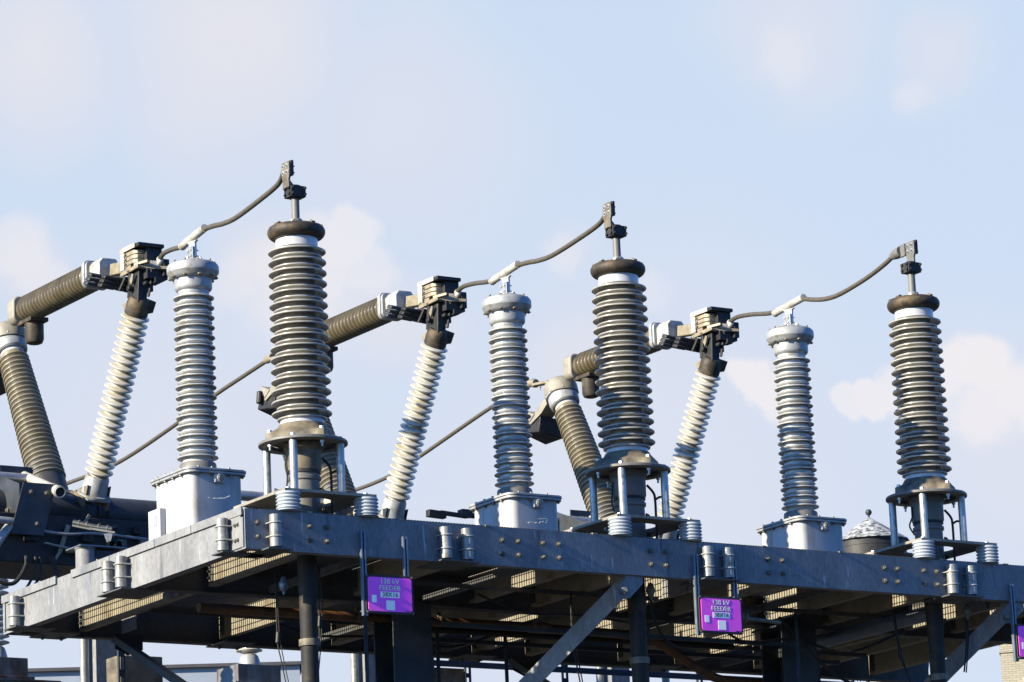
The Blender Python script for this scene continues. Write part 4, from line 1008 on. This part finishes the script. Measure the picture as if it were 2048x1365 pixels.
# ground
m = MB(); m.bm.faces.new([m.bm.verts.new(p) for p in ((-1500, -1500, 0), (1500, -1500, 0), (1500, 1500, 0), (-1500, 1500, 0))])
tag(m.build('ground', GROUND, smooth=False, loc=(0, 0, GZ)), kind='structure')

# ------------------------------------------------------------------ light, sky, camera
EL = 22.0; AZ = 269.2     # azimuth measured clockwise from +Y: the sun stands almost exactly at -X
sun_dir = V((math.sin(R(AZ)) * math.cos(R(EL)), math.cos(R(AZ)) * math.cos(R(EL)), math.sin(R(EL))))
sd = bpy.data.lights.new('sun', 'SUN'); sd.energy = 5.0; sd.angle = R(.5); sd.color = (1.0, .885, .67)
so = bpy.data.objects.new('sun', sd); C.objects.link(so); so.rotation_euler = (-sun_dir).to_track_quat('-Z', 'Y').to_euler()

w = bpy.data.worlds.new('World'); bpy.context.scene.world = w; w.use_nodes = True
nt = w.node_tree; N = nt.nodes; L = nt.links; bg = N['Background']
sky = N.new('ShaderNodeTexSky'); sky.sky_type = 'NISHITA'; sky.sun_disc = False; sky.sun_elevation = R(EL); sky.sun_rotation = R(AZ)
sky.air_density = 1.0; sky.dust_density = .5; sky.ozone_density = 3.0
tc = N.new('ShaderNodeTexCoord'); DIR = tc.outputs['Generated']
def vdir(px, py): return (FW * F_ + RT * (px - 1024) - UP * (py - 682.5)).normalized()
def dist_to(d, src):
    n = N.new('ShaderNodeVectorMath'); n.operation = 'DISTANCE'; L.new(src, n.inputs[0]); n.inputs[1].default_value = d; return n.outputs['Value']
def mrange(src, a, b, c=0.0, d=1.0):
    n = N.new('ShaderNodeMapRange'); n.interpolation_type = 'SMOOTHSTEP'
    for i, v in enumerate((a, b, c, d)): n.inputs[i + 1].default_value = v
    L.new(src, n.inputs[0]); return n.outputs[0]
def mth(op, a, b):
    n = N.new('ShaderNodeMath'); n.operation = op
    for i, v in enumerate((a, b)):
        if isinstance(v, (int, float)): n.inputs[i].default_value = v
        else: L.new(v, n.inputs[i])
    return n.outputs[0]
def mixc(f, a, b):
    n = N.new('ShaderNodeMix'); n.data_type = 'RGBA'
    if isinstance(f, float): n.inputs[0].default_value = f
    else: L.new(f, n.inputs[0])
    for i, v in ((6, a), (7, b)):
        if isinstance(v, tuple): n.inputs[i].default_value = (*v, 1)
        else: L.new(v, n.inputs[i])
    return n.outputs[2]
# the direction is wobbled by noise so that cloud edges are ragged
def wob(scale, amp, detail=6):
    n = N.new('ShaderNodeTexNoise'); n.inputs['Scale'].default_value = scale; n.inputs['Detail'].default_value = detail; n.inputs['Roughness'].default_value = .55
    L.new(DIR, n.inputs[0])
    s1 = N.new('ShaderNodeVectorMath'); s1.operation = 'SUBTRACT'; L.new(n.outputs['Color'], s1.inputs[0]); s1.inputs[1].default_value = (.5, .5, .5)
    s2 = N.new('ShaderNodeVectorMath'); s2.operation = 'SCALE'; L.new(s1.outputs[0], s2.inputs[0]); s2.inputs['Scale'].default_value = amp
    s3 = N.new('ShaderNodeVectorMath'); s3.operation = 'ADD'; L.new(DIR, s3.inputs[0]); L.new(s2.outputs[0], s3.inputs[1]); return s3.outputs[0]
W1 = wob(60, .016, 8); W2 = wob(9, .05, 5)
# hazy bank of air and cloud in the north-east part of the sky, clear deep blue elsewhere
bank = mrange(dist_to(vdir(1024, 500), DIR), .95, .42)
low = mrange(dist_to(vdir(1024, 3600), DIR), .62, .20)
HAZE = mixc(low, (2.50, 3.20, 4.03), (3.12, 3.36, 3.80))
deep = N.new('ShaderNodeVectorMath'); deep.operation = 'MULTIPLY'; L.new(sky.outputs[0], deep.inputs[0]); deep.inputs[1].default_value = (.29, .67, 1.30)
base = mixc(mth('MULTIPLY', bank, .95), deep.outputs[0], HAZE)
def blob(px, py, r, soft, amt, W):
    return mth('MULTIPLY', mrange(dist_to(vdir(px, py), W), r / F_, r * (1 - soft) / F_), amt)
soft = None
for b_ in ((60, 130, 300, .95, .9), (450, 60, 420, .95, .95), (800, 200, 420, .95, .55), (30, 560, 150, .9, .8), (600, 540, 230, .8, .95), (760, 640, 200, .9, .8), (1120, 740, 200, .9, .7),
           (1560, 70, 260, .95, .6), (1840, 150, 170, .9, .6), (300, 900, 620, .95, .5), (1250, 980, 700, .95, .5), (1110, 500, 90, .9, .5), (2000, 900, 420, .95, .6)):
    v = blob(*b_, W2); soft = v if soft is None else mth('MAXIMUM', soft, v)
col = mixc(soft, base, (3.42, 3.42, 3.74))
hard = None
for b_ in ((1500, 745, 56, .55, .9), (1525, 775, 48, .3, .9), (1560, 800, 45, .4, .7), (1930, 725, 80, .5, .95), (1985, 745, 82, .5, .95), (2040, 790, 95, .55, .9), (1880, 760, 64, .5, .85), (1800, 775, 66, .5, .75), (1745, 795, 50, .3, .85), (1700, 810, 45, .4, .75), (1850, 810, 75, .5, .8), (1960, 830, 90, .6, .8),
           (700, 480, 80, .35, .65), (640, 520, 110, .5, .55), (740, 540, 70, .5, .5), (560, 540, 90, .6, .4), (470, 560, 80, .7, .35), (600, 620, 150, .7, .45), (40, 500, 80, .5, .45), (80, 560, 70, .6, .4), (1120, 500, 60, .6, .35), (1300, 590, 50, .8, .3), (1830, 190, 60, .7, .35), (1560, 120, 90, .8, .3)):
    v = blob(*b_, W1); hard = v if hard is None else mth('MAXIMUM', hard, v)
col = mixc(hard, col, (3.92, 3.78, 3.92))
L.new(col, bg.inputs[0]); bg.inputs[1].default_value = .08

cd = bpy.data.cameras.new('camera'); co = bpy.data.objects.new('camera', cd); C.objects.link(co)
cd.sensor_width = 36; cd.lens = F_ / 2048 * 36; cd.clip_start = 1; cd.clip_end = 5000
M = Matrix((RT, UP, -FW)).transposed().to_4x4(); M.translation = CAMP; co.matrix_world = M
sc = bpy.context.scene; sc.camera = co
sc.view_settings.view_transform = 'Standard'; sc.view_settings.look = 'None'; sc.view_settings.gamma = 1; sc.view_settings.exposure = 1.5
sc.render.film_transparent = False
sc.cycles.max_bounces = 6
